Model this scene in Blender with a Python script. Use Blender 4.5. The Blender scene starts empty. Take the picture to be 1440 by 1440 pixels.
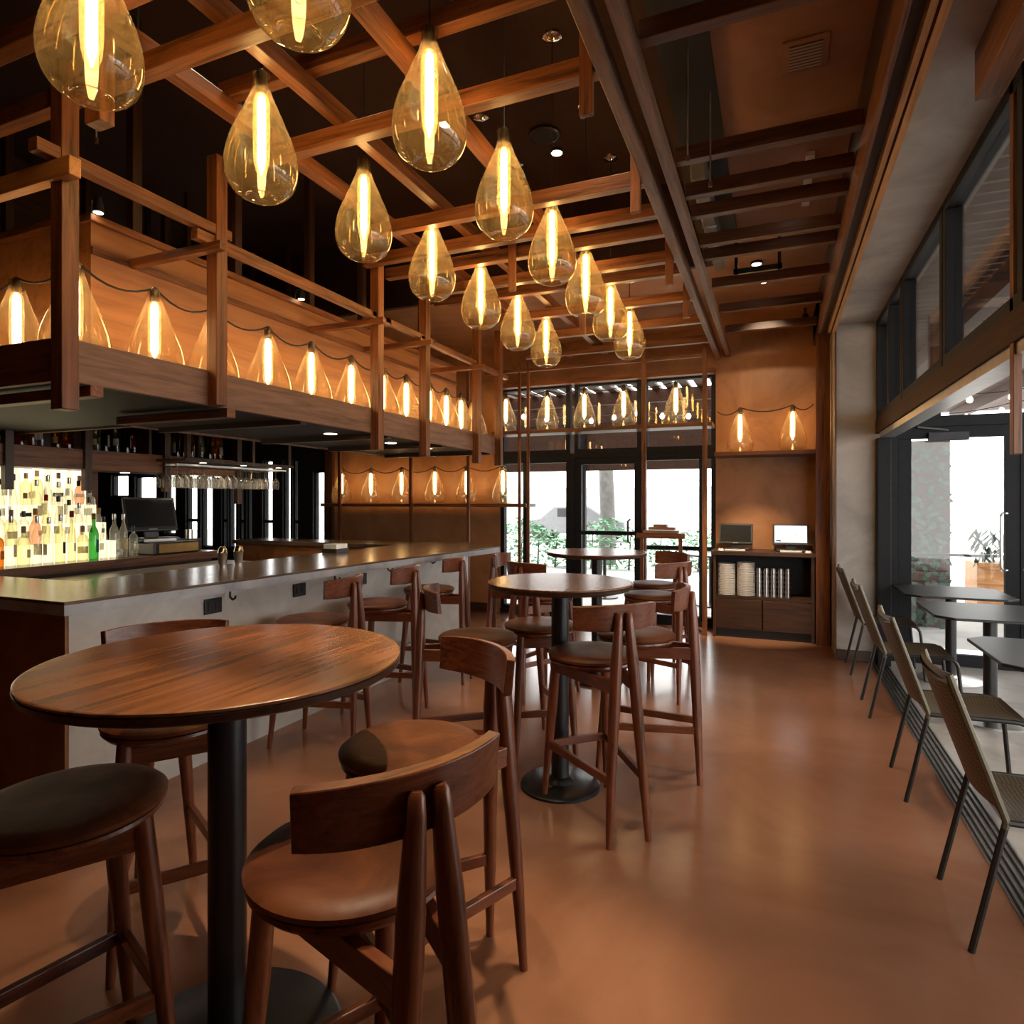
import bpy, math, random
from mathutils import Vector, Matrix
PI = math.pi
random.seed(7)
C = bpy.context.scene.collection

# ------------------------------------------------------------------ materials
def nt(name):
    m = bpy.data.materials.new(name); m.use_nodes = True
    t = m.node_tree; t.nodes.clear()
    out = t.nodes.new('ShaderNodeOutputMaterial')
    return m, t, out
def N(t, typ, **kw):
    n = t.nodes.new(typ)
    for k, v in kw.items():
        if k in n.inputs.keys(): n.inputs[k].default_value = v
        else: setattr(n, k, v)
    return n
def ramp(t, cols, fac):
    r = t.nodes.new('ShaderNodeValToRGB')
    e = r.color_ramp.elements
    while len(e) < len(cols): e.new(0.5)
    for i, (p, c) in enumerate(cols):
        e[i].position = p; e[i].color = (*c, 1)
    t.links.new(fac, r.inputs[0]); return r.outputs[0]
def pbsdf(t, out, rough=.5, metal=0, spec=.5, coat=0):
    b = N(t, 'ShaderNodeBsdfPrincipled')
    b.inputs['Roughness'].default_value = rough; b.inputs['Metallic'].default_value = metal
    b.inputs['Specular IOR Level'].default_value = spec; b.inputs['Coat Weight'].default_value = coat
    t.links.new(b.outputs[0], out.inputs[0]); return b
def plain(name, col, rough=.5, metal=0, var=.12, scale=18, spec=.5, coat=0):
    m, t, out = nt(name); b = pbsdf(t, out, rough, metal, spec, coat)
    co = N(t, 'ShaderNodeTexCoord'); n = N(t, 'ShaderNodeTexNoise', Scale=scale, Detail=4.0)
    t.links.new(co.outputs['Object'], n.inputs['Vector'])
    a = tuple(c*(1-var) for c in col); d = tuple(min(1, c*(1+var)) for c in col)
    t.links.new(ramp(t, [(.3, a), (.7, d)], n.outputs[0]), b.inputs['Base Color'])
    return m
def cloudy(name, cols, scale=1.6, rough=.5, bump=.05, spec=.4, rvar=0, coat=0):
    m, t, out = nt(name); b = pbsdf(t, out, rough, 0, spec, coat)
    co = N(t, 'ShaderNodeTexCoord')
    n = N(t, 'ShaderNodeTexNoise', Scale=scale, Detail=9.0, Roughness=.62, Distortion=.8)
    t.links.new(co.outputs['Object'], n.inputs['Vector'])
    k = len(cols); t.links.new(ramp(t, [(.32+.36*i/(k-1), c) for i, c in enumerate(cols)], n.outputs[0]), b.inputs['Base Color'])
    n2 = N(t, 'ShaderNodeTexNoise', Scale=scale*9, Detail=6.0)
    t.links.new(co.outputs['Object'], n2.inputs['Vector'])
    bp = N(t, 'ShaderNodeBump', Strength=bump, Distance=.02)
    t.links.new(n2.outputs[0], bp.inputs['Height']); t.links.new(bp.outputs[0], b.inputs['Normal'])
    if rvar:
        mr = N(t, 'ShaderNodeMapRange'); mr.inputs['To Min'].default_value = rough-rvar; mr.inputs['To Max'].default_value = rough+rvar
        t.links.new(n.outputs[0], mr.inputs['Value']); t.links.new(mr.outputs[0], b.inputs['Roughness'])
    return m
def wood(name, dark, light, axis='x', rough=.42, freq=1.0, spec=.4, coat=0):
    m, t, out = nt(name); b = pbsdf(t, out, rough, 0, spec, coat)
    co = N(t, 'ShaderNodeTexCoord'); mp = N(t, 'ShaderNodeMapping')
    s = [22*freq]*3; s['xyz'.index(axis)] = 1.3*freq; mp.inputs['Scale'].default_value = s
    t.links.new(co.outputs['Object'], mp.inputs['Vector'])
    n = N(t, 'ShaderNodeTexNoise', Scale=1.0, Detail=5.0, Roughness=.55, Distortion=1.4)
    t.links.new(mp.outputs[0], n.inputs['Vector'])
    n2 = N(t, 'ShaderNodeTexNoise', Scale=7.0, Detail=3.0)
    t.links.new(mp.outputs[0], n2.inputs['Vector'])
    mul = N(t, 'ShaderNodeMath', operation='MULTIPLY_ADD'); mul.inputs[1].default_value = .35
    t.links.new(n2.outputs[0], mul.inputs[0]); t.links.new(n.outputs[0], mul.inputs[2])
    oi = N(t, 'ShaderNodeObjectInfo'); hs = N(t, 'ShaderNodeHueSaturation')
    mr = N(t, 'ShaderNodeMapRange'); mr.inputs['To Min'].default_value = .85; mr.inputs['To Max'].default_value = 1.18
    t.links.new(oi.outputs['Random'], mr.inputs['Value']); t.links.new(mr.outputs[0], hs.inputs['Value'])
    t.links.new(ramp(t, [(.46, dark), (.60, tuple((a+c)/2 for a, c in zip(dark, light))), (.80, light)], mul.outputs[0]), hs.inputs['Color'])
    t.links.new(hs.outputs[0], b.inputs['Base Color'])
    bp = N(t, 'ShaderNodeBump', Strength=.06, Distance=.01)
    t.links.new(mul.outputs[0], bp.inputs['Height']); t.links.new(bp.outputs[0], b.inputs['Normal'])
    return m
def emit(name, col, s):
    m, t, out = nt(name); e = N(t, 'ShaderNodeEmission', Strength=s); e.inputs[0].default_value = (*col, 1)
    t.links.new(e.outputs[0], out.inputs[0]); return m
def thin_glass(name, centre, edge, ior=1.45, haze=.0, hazecol=(1, .8, .5), rough=.02, seeds=0):
    m, t, out = nt(name)
    tr = N(t, 'ShaderNodeBsdfTransparent'); gl = N(t, 'ShaderNodeBsdfGlossy', Roughness=rough)
    lw = N(t, 'ShaderNodeLayerWeight', Blend=.35); mx = N(t, 'ShaderNodeMix', data_type='RGBA')
    mx.inputs[6].default_value = (*centre, 1); mx.inputs[7].default_value = (*edge, 1)
    t.links.new(lw.outputs['Facing'], mx.inputs[0]); t.links.new(mx.outputs[2], tr.inputs[0])
    f0 = ((ior-1)/(ior+1))**2
    lf = N(t, 'ShaderNodeLayerWeight', Blend=.5); pw = N(t, 'ShaderNodeMath', operation='POWER'); pw.inputs[1].default_value = 5
    ma = N(t, 'ShaderNodeMath', operation='MULTIPLY_ADD'); ma.inputs[1].default_value = 1-f0; ma.inputs[2].default_value = f0
    t.links.new(lf.outputs['Facing'], pw.inputs[0]); t.links.new(pw.outputs[0], ma.inputs[0])
    a = N(t, 'ShaderNodeMixShader'); t.links.new(ma.outputs[0], a.inputs[0])
    t.links.new(tr.outputs[0], a.inputs[1]); t.links.new(gl.outputs[0], a.inputs[2])
    last = a
    if haze:
        d = N(t, 'ShaderNodeBsdfTranslucent'); d.inputs[0].default_value = (*hazecol, 1)
        b2 = N(t, 'ShaderNodeMixShader'); b2.inputs[0].default_value = haze
        if seeds:
            co = N(t, 'ShaderNodeTexCoord'); n = N(t, 'ShaderNodeTexNoise', Scale=seeds, Detail=6.0, Roughness=.7)
            t.links.new(co.outputs['Object'], n.inputs['Vector'])
            mr = N(t, 'ShaderNodeMapRange'); mr.inputs['From Min'].default_value = .35; mr.inputs['From Max'].default_value = .75
            mr.inputs['To Min'].default_value = haze*.3; mr.inputs['To Max'].default_value = haze*2.4
            t.links.new(n.outputs[0], mr.inputs['Value']); t.links.new(mr.outputs[0], b2.inputs[0])
        t.links.new(a.outputs[0], b2.inputs[1]); t.links.new(d.outputs[0], b2.inputs[2]); last = b2
    t.links.new(last.outputs[0], out.inputs[0]); return m

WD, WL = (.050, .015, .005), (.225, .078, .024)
M = {}
for ax in 'xyz':
    M['wood_'+ax] = wood('stained_timber_'+ax, WD, WL, ax)
    M['midwood_'+ax] = wood('mid_timber_'+ax, (.040, .013, .005), (.13, .044, .015), ax)  # darker variant of the stained timber
    M['dkwood_'+ax] = wood('dark_timber_'+ax, (.022, .009, .004), (.060, .024, .010), ax)
    M['stool_'+ax] = wood('stool_walnut_'+ax, (.062, .016, .006), (.20, .056, .021), ax, .3, 1.6, .5)
    M['grey_'+ax] = wood('weathered_fascia_'+ax, (.10, .048, .028), (.23, .118, .070), ax, .5)
    M['orange_'+ax] = wood('honey_timber_'+ax, (.30, .12, .030), (.55, .25, .075), ax, .45)
M['table'] = wood('oak_tabletop', (.095, .034, .012), (.235, .088, .032), 'y', .24, .6, .45)
M['tedge'] = wood('table_edge', (.020, .008, .004), (.05, .020, .009), 'x', .35)
M['leather'] = cloudy('brown_leather', [(.065, .017, .006), (.12, .034, .011), (.19, .062, .021)], 5, .45, .05, .25)
M['tan'] = cloudy('tan_leather', [(.16, .062, .022), (.26, .112, .042)], 4, .4, .08, .5)
M['floor'] = cloudy('terracotta_concrete', [(.25, .108, .055), (.31, .140, .076), (.37, .175, .10)], .9, .21, .006, .55, .05)
M['bar'] = cloudy('pale_concrete', [(.44, .41, .37), (.52, .49, .44), (.60, .57, .52)], 3.2, .45, .04)
M['bartop'] = cloudy('bar_top_stone', [(.075, .045, .026), (.115, .070, .042), (.16, .105, .066)], 2.2, .2, .015, .55, .05)
M['baredge'] = cloudy('bar_edge_stone', [(.22, .23, .25), (.38, .39, .41), (.5, .5, .52)], 3, .4, .03)
M['corten'] = cloudy('rusty_plaster', [(.17, .062, .022), (.27, .105, .040), (.36, .155, .065)], 2.6, .5, .05)
M['copper'] = cloudy('copper_plaster', [(.25, .105, .040), (.35, .155, .062), (.44, .21, .095)], 1.7, .45, .03)
M['copper2'] = cloudy('brown_plaster', [(.20, .092, .048), (.28, .14, .078), (.37, .20, .12)], 1.5, .5, .03)
M['ceilp'] = cloudy('plaster_ceiling', [(.22, .095, .040), (.32, .145, .064), (.42, .20, .095)], 1.3, .6, .03)
M['panel'] = wood('copper_panel', (.17, .066, .022), (.31, .130, .048), 'y', .45, .4)
M['grey'] = cloudy('grey_plaster', [(.30, .27, .24), (.40, .365, .325), (.52, .48, .43)], 1.6, .6, .03)
M['void'] = plain('dark_ceiling_paint', (.036, .010, .0035), .85)
M['dark'] = plain('near_black_paint', (.008, .006, .005), .6)
M['black'] = plain('black_metal', (.010, .010, .011), .35, 0, .2)
M['blackm'] = plain('black_powder_coat', (.016, .016, .017), .42, .3, .2)
M['frame'] = plain('charcoal_frame', (.012, .0125, .014), .6, 0, .15, 18, .2)
M['header'] = wood('header_timber', (.032, .015, .007), (.062, .030, .014), 'y', .6, 1, .1)
M['steel'] = plain('brushed_steel', (.55, .54, .52), .28, 1)
M['chrome'] = plain('chrome', (.75, .74, .72), .12, 1)
M['brass'] = plain('antique_brass', (.32, .19, .07), .3, 1)
M['aged'] = plain('aged_socket', (.10, .06, .028), .4, .8)
M['cord'] = plain('black_cord', (.012, .009, .008), .7)
M['olive'] = plain('olive_frame_paint', (.085, .068, .036), .4, .2)
M['olegs'] = plain('dark_chair_legs', (.016, .013, .009), .4, .2)
M['white'] = plain('white_china', (.78, .75, .71), .3)
M['disc'] = plain('white_disc', (.75, .70, .64), .6)
M['duct'] = plain('grey_duct', (.30, .28, .25), .5, .3)
M['shell'] = thin_glass('amber_glass', (.95, .86, .62), (.66, .48, .20), 1.7, .05, (1, .76, .40), .03, 42)
M['jug'] = thin_glass('pale_amber_glass', (.99, .96, .88), (.80, .64, .38), 1.7, .055, (1, .80, .50), .03, 25)
M['bulb'] = thin_glass('bloom_haze_bulb', (.98, .95, .88), (.94, .86, .68), 1.4, .06, (1, .80, .48), .05)  # haze in the bulb glass imitates the bloom around the filament
M['pane'] = thin_glass('window_glass', (.94, .95, .95), (.85, .87, .87), 1.45)
M['fil'] = emit('filament_glow', (1, .66, .32), 42)
M['filj'] = emit('jug_filament_glow', (1, .66, .32), 21)
M['down'] = emit('downlight_glow', (1, .84, .62), 10)
M['litshelf'] = emit('backlit_acrylic', (1, .84, .55), 1.35)
M['screen'] = emit('lit_screen', (.93, .95, 1), .95)
M['globe'] = emit('globe_bulb', (1, .88, .80), 6)
M['scrdark'] = plain('dark_screen', (.012, .012, .013), .18)
M['concrete'] = cloudy('pavement', [(.50, .50, .49), (.62, .62, .60), (.70, .69, .67)], 1.5, .7, .03)
M['paver'] = cloudy('patio_pavers', [(.30, .28, .26), (.42, .40, .37), (.50, .48, .45)], 2, .45, .04)
M['leaf'] = plain('hedge_leaves', (.12, .30, .15), .6, 0, .5, 30)
M['dleaf'] = plain('dark_leaves', (.035, .075, .05), .5, 0, .5, 30)
M['bark'] = cloudy('tree_bark', [(.09, .085, .08), (.16, .15, .145)], 6, .8, .3)
M['car'] = plain('grey_car_paint', (.16, .16, .17), .25, .4)
M['build'] = plain('pale_building', (.72, .71, .69), .7)
M['pergola'] = wood('pergola_timber', (.035, .016, .010), (.08, .036, .020), 'y', .6)
M['closer'] = plain('grey_closer_paint', (.06,.06,.065), .6, 0, .1, 18, .2)
M['stem'] = thin_glass('stemware_glass', (.90, .90, .88), (.55, .55, .52), 1.6, .22, (1, .97, .92), .04)
M['rail'] = plain('aluminium_track', (.42, .41, .40), .35, .9)

def weave():
    m, t, out = nt('woven_cord'); b = pbsdf(t, out, .5, 0, .4)
    co = N(t, 'ShaderNodeTexCoord'); mp = N(t, 'ShaderNodeMapping'); mp.inputs['Rotation'].default_value = (0, 0, .785)
    t.links.new(co.outputs['Object'], mp.inputs['Vector'])
    ck = N(t, 'ShaderNodeTexChecker', Scale=95.0); t.links.new(mp.outputs[0], ck.inputs['Vector'])
    ck.inputs['Color1'].default_value = (.13, .088, .042, 1); ck.inputs['Color2'].default_value = (.030, .022, .012, 1)
    t.links.new(ck.outputs[0], b.inputs['Base Color']); return m
M['weave'] = weave()
def vent_mat():
    m, t, out = nt('louvred_vent'); b = pbsdf(t, out, .5)
    co = N(t, 'ShaderNodeTexCoord'); w = N(t, 'ShaderNodeTexWave', Scale=14.0); w.bands_direction = 'Y'
    t.links.new(co.outputs['Object'], w.inputs['Vector'])
    t.links.new(ramp(t, [(.3, (.10, .05, .026)), (.6, (.40, .26, .15))], w.outputs[0]), b.inputs['Base Color']); return m
M['vent'] = vent_mat()
BG = {}
for k, (c, e) in dict(clear=((.93, .94, .90), (.62, .62, .54)), amber=((.80, .42, .12), (.40, .16, .03)), green=((.20, .55, .22), (.05, .22, .08)),
                      pale=((.92, .90, .70), (.60, .55, .32)), dark=((.22, .15, .10), (.06, .04, .03)), rose=((.92, .62, .50), (.60, .28, .20))).items():
    BG[k] = thin_glass('bottle_glass_'+k, c, e, 1.5, .10, c, .04)
def paper(name, c):
    m, t, out = nt(name); a = N(t, 'ShaderNodeBsdfDiffuse'); b = N(t, 'ShaderNodeBsdfTranslucent'); x = N(t, 'ShaderNodeMixShader'); x.inputs[0].default_value = .5
    co = N(t, 'ShaderNodeTexCoord'); n = N(t, 'ShaderNodeTexNoise', Scale=55.0, Detail=2.0); t.links.new(co.outputs['Object'], n.inputs['Vector'])
    col = ramp(t, [(.45, c), (.62, tuple(v*.75 for v in c))], n.outputs[0])
    t.links.new(col, a.inputs[0]); t.links.new(col, b.inputs[0]); t.links.new(a.outputs[0], x.inputs[1]); t.links.new(b.outputs[0], x.inputs[2]); t.links.new(x.outputs[0], out.inputs[0]); return m
LB = {k: paper('label_'+k, c) for k, c in dict(white=(.62, .60, .54), cream=(.55, .46, .30), red=(.42, .06, .05), dark=(.03, .03, .04), teal=(.05, .22, .22), gold=(.45, .28, .08)).items()}
CAPS = [M['black'], M['steel'], plain('wood_stopper', (.30, .16, .07), .6), LB['red'], LB['gold']]

# ------------------------------------------------------------------ mesh builder
class MB:
    def __init__(s): s.v = []; s.f = []
    def add(s, vs, fs):
        o = len(s.v); s.v += [tuple(v) for v in vs]; s.f += [tuple(i+o for i in f) for f in fs]; return s
    def box(s, x0, x1, y0, y1, z0, z1):
        x0, x1 = sorted((x0, x1)); y0, y1 = sorted((y0, y1)); z0, z1 = sorted((z0, z1))
        return s.add([(x0,y0,z0),(x1,y0,z0),(x1,y1,z0),(x0,y1,z0),(x0,y0,z1),(x1,y0,z1),(x1,y1,z1),(x0,y1,z1)],
                     [(0,3,2,1),(4,5,6,7),(0,1,5,4),(1,2,6,5),(2,3,7,6),(3,0,4,7)])
    def prism(s, poly, z0, z1):
        n = len(poly); vs = [(x,y,z0) for x,y in poly]+[(x,y,z1) for x,y in poly]
        return s.add(vs, [tuple(range(n-1,-1,-1)), tuple(range(n,2*n))]+[(i,(i+1)%n,n+(i+1)%n,n+i) for i in range(n)])
    def lathe(s, prof, n=20, c=(0,0,0), cap=True):
        vs = []; fs = []
        for r, z in prof:
            for i in range(n):
                a = 2*PI*i/n; vs.append((c[0]+r*math.cos(a), c[1]+r*math.sin(a), c[2]+z))
        for k in range(len(prof)-1):
            for i in range(n):
                j = (i+1)%n; fs.append((k*n+i, k*n+j, (k+1)*n+j, (k+1)*n+i))
        if cap:
            if prof[0][0] > 1e-4: fs.append(tuple(range(n-1,-1,-1)))
            if prof[-1][0] > 1e-4: fs.append(tuple((len(prof)-1)*n+i for i in range(n)))
        return s.add(vs, fs)
    def cyl(s, c, r, z0, z1, n=20): return s.lathe([(r, z0), (r, z1)], n, (c[0], c[1], 0))
    def tube(s, path, rad, n=10, cap=True):
        P = [Vector(p) for p in path]; R = rad if isinstance(rad, (list, tuple)) else [rad]*len(P)
        vs = []; fs = []; u = None
        for i, p in enumerate(P):
            d = (P[min(i+1, len(P)-1)]-P[max(i-1, 0)]).normalized()
            if u is None: u = d.orthogonal().normalized()
            else: u = (u-d*u.dot(d)).normalized()
            w = d.cross(u)
            for k in range(n):
                a = 2*PI*k/n; vs.append(p+(u*math.cos(a)+w*math.sin(a))*R[i])
        for i in range(len(P)-1):
            for k in range(n):
                j = (k+1)%n; fs.append((i*n+k, i*n+j, (i+1)*n+j, (i+1)*n+k))
        if cap: fs += [tuple(range(n-1,-1,-1)), tuple((len(P)-1)*n+k for k in range(n))]
        return s.add(vs, fs)
    def bar(s, p0, p1, w, h, up=(0,0,1)):
        p0, p1 = Vector(p0), Vector(p1); d = (p1-p0).normalized(); side = d.cross(Vector(up)).normalized(); q = side.cross(d)
        vs = []
        for p in (p0, p1):
            for a, b in ((-1,-1),(1,-1),(1,1),(-1,1)): vs.append(p+side*a*w/2+q*b*h/2)
        return s.add(vs, [(0,1,2,3),(7,6,5,4),(0,4,5,1),(1,5,6,2),(2,6,7,3),(3,7,4,0)])
    def sweep(s, rings, closed=False):
        n = len(rings[0]); vs = [v for r in rings for v in r]; fs = []
        for i in range(len(rings)-1):
            for k in range(n):
                j = (k+1)%n; fs.append((i*n+k, i*n+j, (i+1)*n+j, (i+1)*n+k))
        fs += [tuple(range(n-1,-1,-1)), tuple((len(rings)-1)*n+k for k in range(n))]
        return s.add(vs, fs)
    def build(s, name, mat, parent=None, smooth=False, bevel=0, at=None):
        me = bpy.data.meshes.new(name)
        o0 = Vector(at) if at is not None else (world_loc(parent) if parent is not None and parent.get('_w') else Vector((0,0,0)))
        me.from_pydata([tuple(Vector(v)-o0) for v in s.v], [], s.f); me.update()
        import bmesh
        bm = bmesh.new(); bm.from_mesh(me); bmesh.ops.recalc_face_normals(bm, faces=bm.faces[:]); bm.to_mesh(me); bm.free()
        o = bpy.data.objects.new(name, me); C.objects.link(o); me.materials.append(mat)
        if parent is not None: o.parent = parent
        if at is not None: o.location = at
        if smooth:
            for p in me.polygons: p.use_smooth = True
            m = o.modifiers.new('smooth', 'WEIGHTED_NORMAL') if False else None
            try: me.set_sharp_from_angle(angle=math.radians(40))
            except Exception: pass
        if bevel:
            b = o.modifiers.new('edge', 'BEVEL'); b.width = bevel; b.segments = 2; b.limit_method = 'ANGLE'; b.angle_limit = .7
        if parent is not None and parent.get('_w'): o['_w'] = 1
        return o
def world_loc(o):
    v = Vector((0,0,0))
    while o is not None: v += o.location; o = o.parent
    return v
def thing(name, label, cat, loc=(0,0,0), group=None, w=True, rz=0, kind=None):
    o = bpy.data.objects.new(name, None); C.objects.link(o); o.location = loc; o.rotation_euler = (0,0,rz)
    o.empty_display_size = .05
    if w: o['_w'] = 1
    return tag(o, label, cat, group, kind)
def tag(o, label, cat, group=None, kind=None):
    o['label'] = label; o['category'] = cat
    if group: o['group'] = group
    if kind: o['kind'] = kind
    return o
def S(o, label, cat): return tag(o, label, cat, None, 'structure')
def B(x0,x1,y0,y1,z0,z1): return MB().box(x0,x1,y0,y1,z0,z1)
def dup(root, loc, rz=0, label=None, group=None, deep=True):
    r = root.copy(); C.objects.link(r); r.location = loc; r.rotation_euler = (0,0,rz)
    if label: r['label'] = label
    if group: r['group'] = group
    for ch in list(root.children):
        c = ch.copy(); C.objects.link(c); c.parent = r
        for g in list(ch.children):
            d = g.copy(); C.objects.link(d); d.parent = c
    return r
ORD = 'first second third fourth fifth sixth seventh eighth ninth tenth eleventh twelfth thirteenth fourteenth fifteenth sixteenth seventeenth eighteenth nineteenth twentieth'.split()
def ordw(i):
    if i < 20: return ORD[i]
    return {2:'twenty',3:'thirty',4:'forty'}[(i+1)//10]+'-'+ORD[(i+1)%10-1] if (i+1)%10 else {3:'thirtieth',4:'fortieth'}[(i+1)//10]
def face(fx, fy): return math.atan2(-fx, fy)

# ------------------------------------------------------------------ dimensions
XF, YF = .93, 7.95          # storefront plane on the right, far wall
ZG, ZC, ZV = 3.30, 3.62, 4.40  # timber grid, plaster ceiling, dark upper ceiling
XB = -.56                  # double beam

# ------------------------------------------------------------------ shell
S(B(-12,.83,-2.6,YF,-.12,0).build('floor', M['floor']), 'polished terracotta concrete floor of the bar room', 'floor')
S(B(-12,XB+.06,-2.6,5.85,ZV,ZV+.1).build('ceiling', M['void']), 'dark brown upper ceiling above the hanging lamps', 'ceiling')
S(B(XB+.06,.42,-2.6,YF,ZC,ZC+.1).build('ceiling', M['ceilp']), 'brown plaster ceiling over the aisle beside the open front', 'ceiling')
S(B(-12,XB+.06,5.85,YF,ZC,ZC+.1).build('ceiling', M['ceilp']), 'brown plaster ceiling over the far end by the windows', 'ceiling')
S(B(-12,XB+.06,5.79,5.85,ZC,ZV).build('trim_1', M['void']), 'dark step where the upper ceiling drops at the far end', 'ceiling edge')
S(B(XB+.0,XB+.06,-2.6,5.79,ZC,ZV).build('trim_2', M['void']), 'dark step of the upper ceiling beside the aisle', 'ceiling edge')
S(B(-12.1,-12,-2.6,8.1,0,4.5).build('wall_left', M['dark']), 'dark side wall of the room behind the bar', 'wall')
S(B(-12,1.03,-2.7,-2.6,0,4.5).build('wall_near', M['copper2']), 'brown plaster wall behind the viewer', 'wall')
# far wall pieces round the windows
Z1, ZT = 3.09, 2.18
S(B(-6.40,-3.50,YF,YF+.15,0,3.7).build('wall_far', M['copper']), 'copper plaster far wall behind the low shelf of lamps', 'wall')
S(B(-.66,.56,YF,YF+.15,0,3.7).build('wall_far', M['copper']), 'copper plaster far wall above the service cabinet', 'wall')
S(B(-3.50,-.66,YF,YF+.15,Z1,3.7).build('wall_far', M['copper']), 'copper plaster band of far wall above the windows', 'wall')
S(B(-12,-6.40,YF,YF+.15,2.35,4.5).build('wall_far', M['dark']), 'dark far wall above the windows behind the back bar', 'wall')
S(B(-6.3,-3.60,YF-.03,YF,.0,.12).build('baseboard_far', M['dkwood_x'], bevel=.004), 'dark skirting under the copper wall left of the windows', 'baseboard')
# column + storefront
S(B(.55,XF+.02,6.86,YF+.15,0,3.3).build('wall_right', M['grey']), 'grey plaster pier at the end of the open front', 'pier')
S(B(.55,XF,6.83,6.86,0,.10).build('baseboard_right', M['dkwood_x'], bevel=.003), 'dark skirting at the foot of the grey pier', 'baseboard')
S(B(.40,XF+.1,-2.6,6.86,3.24,3.34).build('ceiling', M['grey']), 'grey plaster soffit above the open front', 'ceiling')
S(B(.40,.43,-2.6,YF,3.34,ZC).build('trim_3', M['dkwood_y']), 'dark board closing the plaster ceiling beside the soffit', 'trim')
for i,(x0,x1,z0,mm,lab) in enumerate([(.508,.538,3.17,'orange_y','honey timber strip along the soffit edge, the one nearest the windows'),
        (.472,.496,3.17,'orange_y','honey timber strip along the soffit edge, the middle one'),
        (.395,.415,3.17,'wood_y','brown timber strip along the soffit edge, the one nearest the bar'),
        (.415,.472,3.22,'dkwood_y','dark recessed board between the timber strips of the soffit edge')]):
    S(B(x0,x1,-2.4,6.84,z0,3.34).build('trim_%d'%(4+i), M[mm]), lab, 'trim')
S(B(.40,XF+.15,6.86,YF+.15,3.3,ZC+.1).build('wall_right', M['dkwood_x']), 'dark board closing the space over the grey pier', 'wall')
S(B(.535,.549,6.84,6.88,0,3.3).build('trim_8', M['wood_z']), 'narrow timber edge on the left of the grey pier', 'trim')
S(B(.40,.535,7.42,7.47,0,ZC).build('trim_9', M['wood_z']), 'brown timber post between service cabinet and grey pier', 'trim')

# transom storefront (window_n)
def framed(name, x, ya, yb, z0, z1, muls, label, wdt=.06, dep=.09):
    t = thing(name, label, 'window', (x, ya, z0), kind='structure')
    MB().box(x-dep/2,x+dep/2,ya,yb,z0,z0+wdt).box(x-dep/2,x+dep/2,ya,yb,z1-wdt,z1).box(x-dep/2,x+dep/2,ya,ya+wdt,z0+wdt,z1-wdt).box(x-dep/2,x+dep/2,yb-wdt,yb,z0+wdt,z1-wdt).build('frame', M['frame'], t, bevel=.004)
    for m in muls: B(x-dep/2,x+dep/2,m-wdt/2,m+wdt/2,z0+wdt,z1-wdt).build('mullion', M['frame'], t, bevel=.004)
    ys = [ya+wdt]+[m for m in muls]+[yb-wdt]
    for a, b in zip(ys, ys[1:]): B(x-.004,x+.004,a+(wdt/2 if a in muls else 0),b-(wdt/2 if b in muls else 0),z0+wdt,z1-wdt).build('pane', M['pane'], t)
    return t
framed('window_1', XF, 5.56, 6.85, 2.30, 3.24, [6.15], 'transom window nearest the grey pier above the open front')
framed('window_2', XF, 4.30, 5.54, 2.30, 3.24, [], 'second transom window from the grey pier above the open front')
framed('window_3', XF, 3.02, 4.28, 2.30, 3.24, [], 'third transom window from the grey pier above the open front')
framed('window_4', XF, 1.36, 3.00, 2.30, 3.24, [], 'long transom window nearest the viewer above the open front')
S(B(XF-.05,XF+.09,1.36,6.86,2.17,2.30).build('trim_10', M['header'], bevel=.004), 'brown header beam above the open front', 'beam')
S(B(XF-.035,XF+.085,1.36,6.72,2.12,2.17).build('trim_11', M['rail']), 'aluminium door track under the header beam', 'track')
S(B(.83,.97,-.2,6.86,-.06,.004).build('trim_12', M['rail']), 'aluminium sill track in the floor of the open front', 'track')
for k,(x0,x1) in enumerate([(.842,.848),(.868,.874),(.896,.902),(.926,.932),(.952,.958)]):
    S(B(x0,x1,-.2,6.86,.004,.010).build('trim_%d'%(13+k), M['frame']), 'raised rib of the floor track, %s from the room'%ordw(k), 'track rib')
S(B(XF-.05,XF+.06,6.72,6.86,0,2.12).build('trim_18', M['frame'], bevel=.005), 'charcoal jamb of the open front beside the grey pier', 'jamb')
S(B(XF-.05,XF+.08,-2.6,1.35,0,3.24).build('wall_right', M['copper2']), 'unseen brown wall added to cut daylight at the near end of the open front', 'wall')  # unseen wall added to close the near opening and cut daylight reflections
S(B(.70,.79,-.4,2.89,3.05,3.24).build('trim_19', M['wood_y'], bevel=.004), 'brown boxed beam hanging under the grey soffit near the viewer', 'beam')
S(B(XF-.045,XF-.015,3.12,3.165,1.72,3.24).build('trim_20', M['wood_z'], bevel=.003), 'brown hanging timber post in front of the transom windows', 'post')

# far windows and door
def xframed(name, y, xa, xb, z0, z1, muls, label, wdt=.055, dep=.10, rails=(), cat='window'):
    t = thing(name, label, cat, (xa, y, z0), kind='structure')
    MB().box(xa,xb,y-dep/2,y+dep/2,z0,z0+wdt).box(xa,xb,y-dep/2,y+dep/2,z1-wdt,z1).box(xa,xa+wdt,y-dep/2,y+dep/2,z0+wdt,z1-wdt).box(xb-wdt,xb,y-dep/2,y+dep/2,z0+wdt,z1-wdt).build('frame', M['frame'], t, bevel=.004)
    for m in muls: B(m-wdt/2,m+wdt/2,y-dep/2,y+dep/2,z0+wdt,z1-wdt).build('mullion', M['frame'], t, bevel=.004)
    for r in rails: B(xa+wdt,xb-wdt,y-dep/2+.01,y+dep/2-.01,r-.025,r+.025).build('rail', M['frame'], t)
    xs = [xa+wdt]+list(muls)+[xb-wdt]
    for a, b in zip(xs, xs[1:]): B(a+(wdt/2 if a in muls else 0),b-(wdt/2 if b in muls else 0),y-.004,y+.004,z0+wdt,z1-wdt).build('pane', M['pane'], t)
    return t
YW = YF+.07
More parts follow.
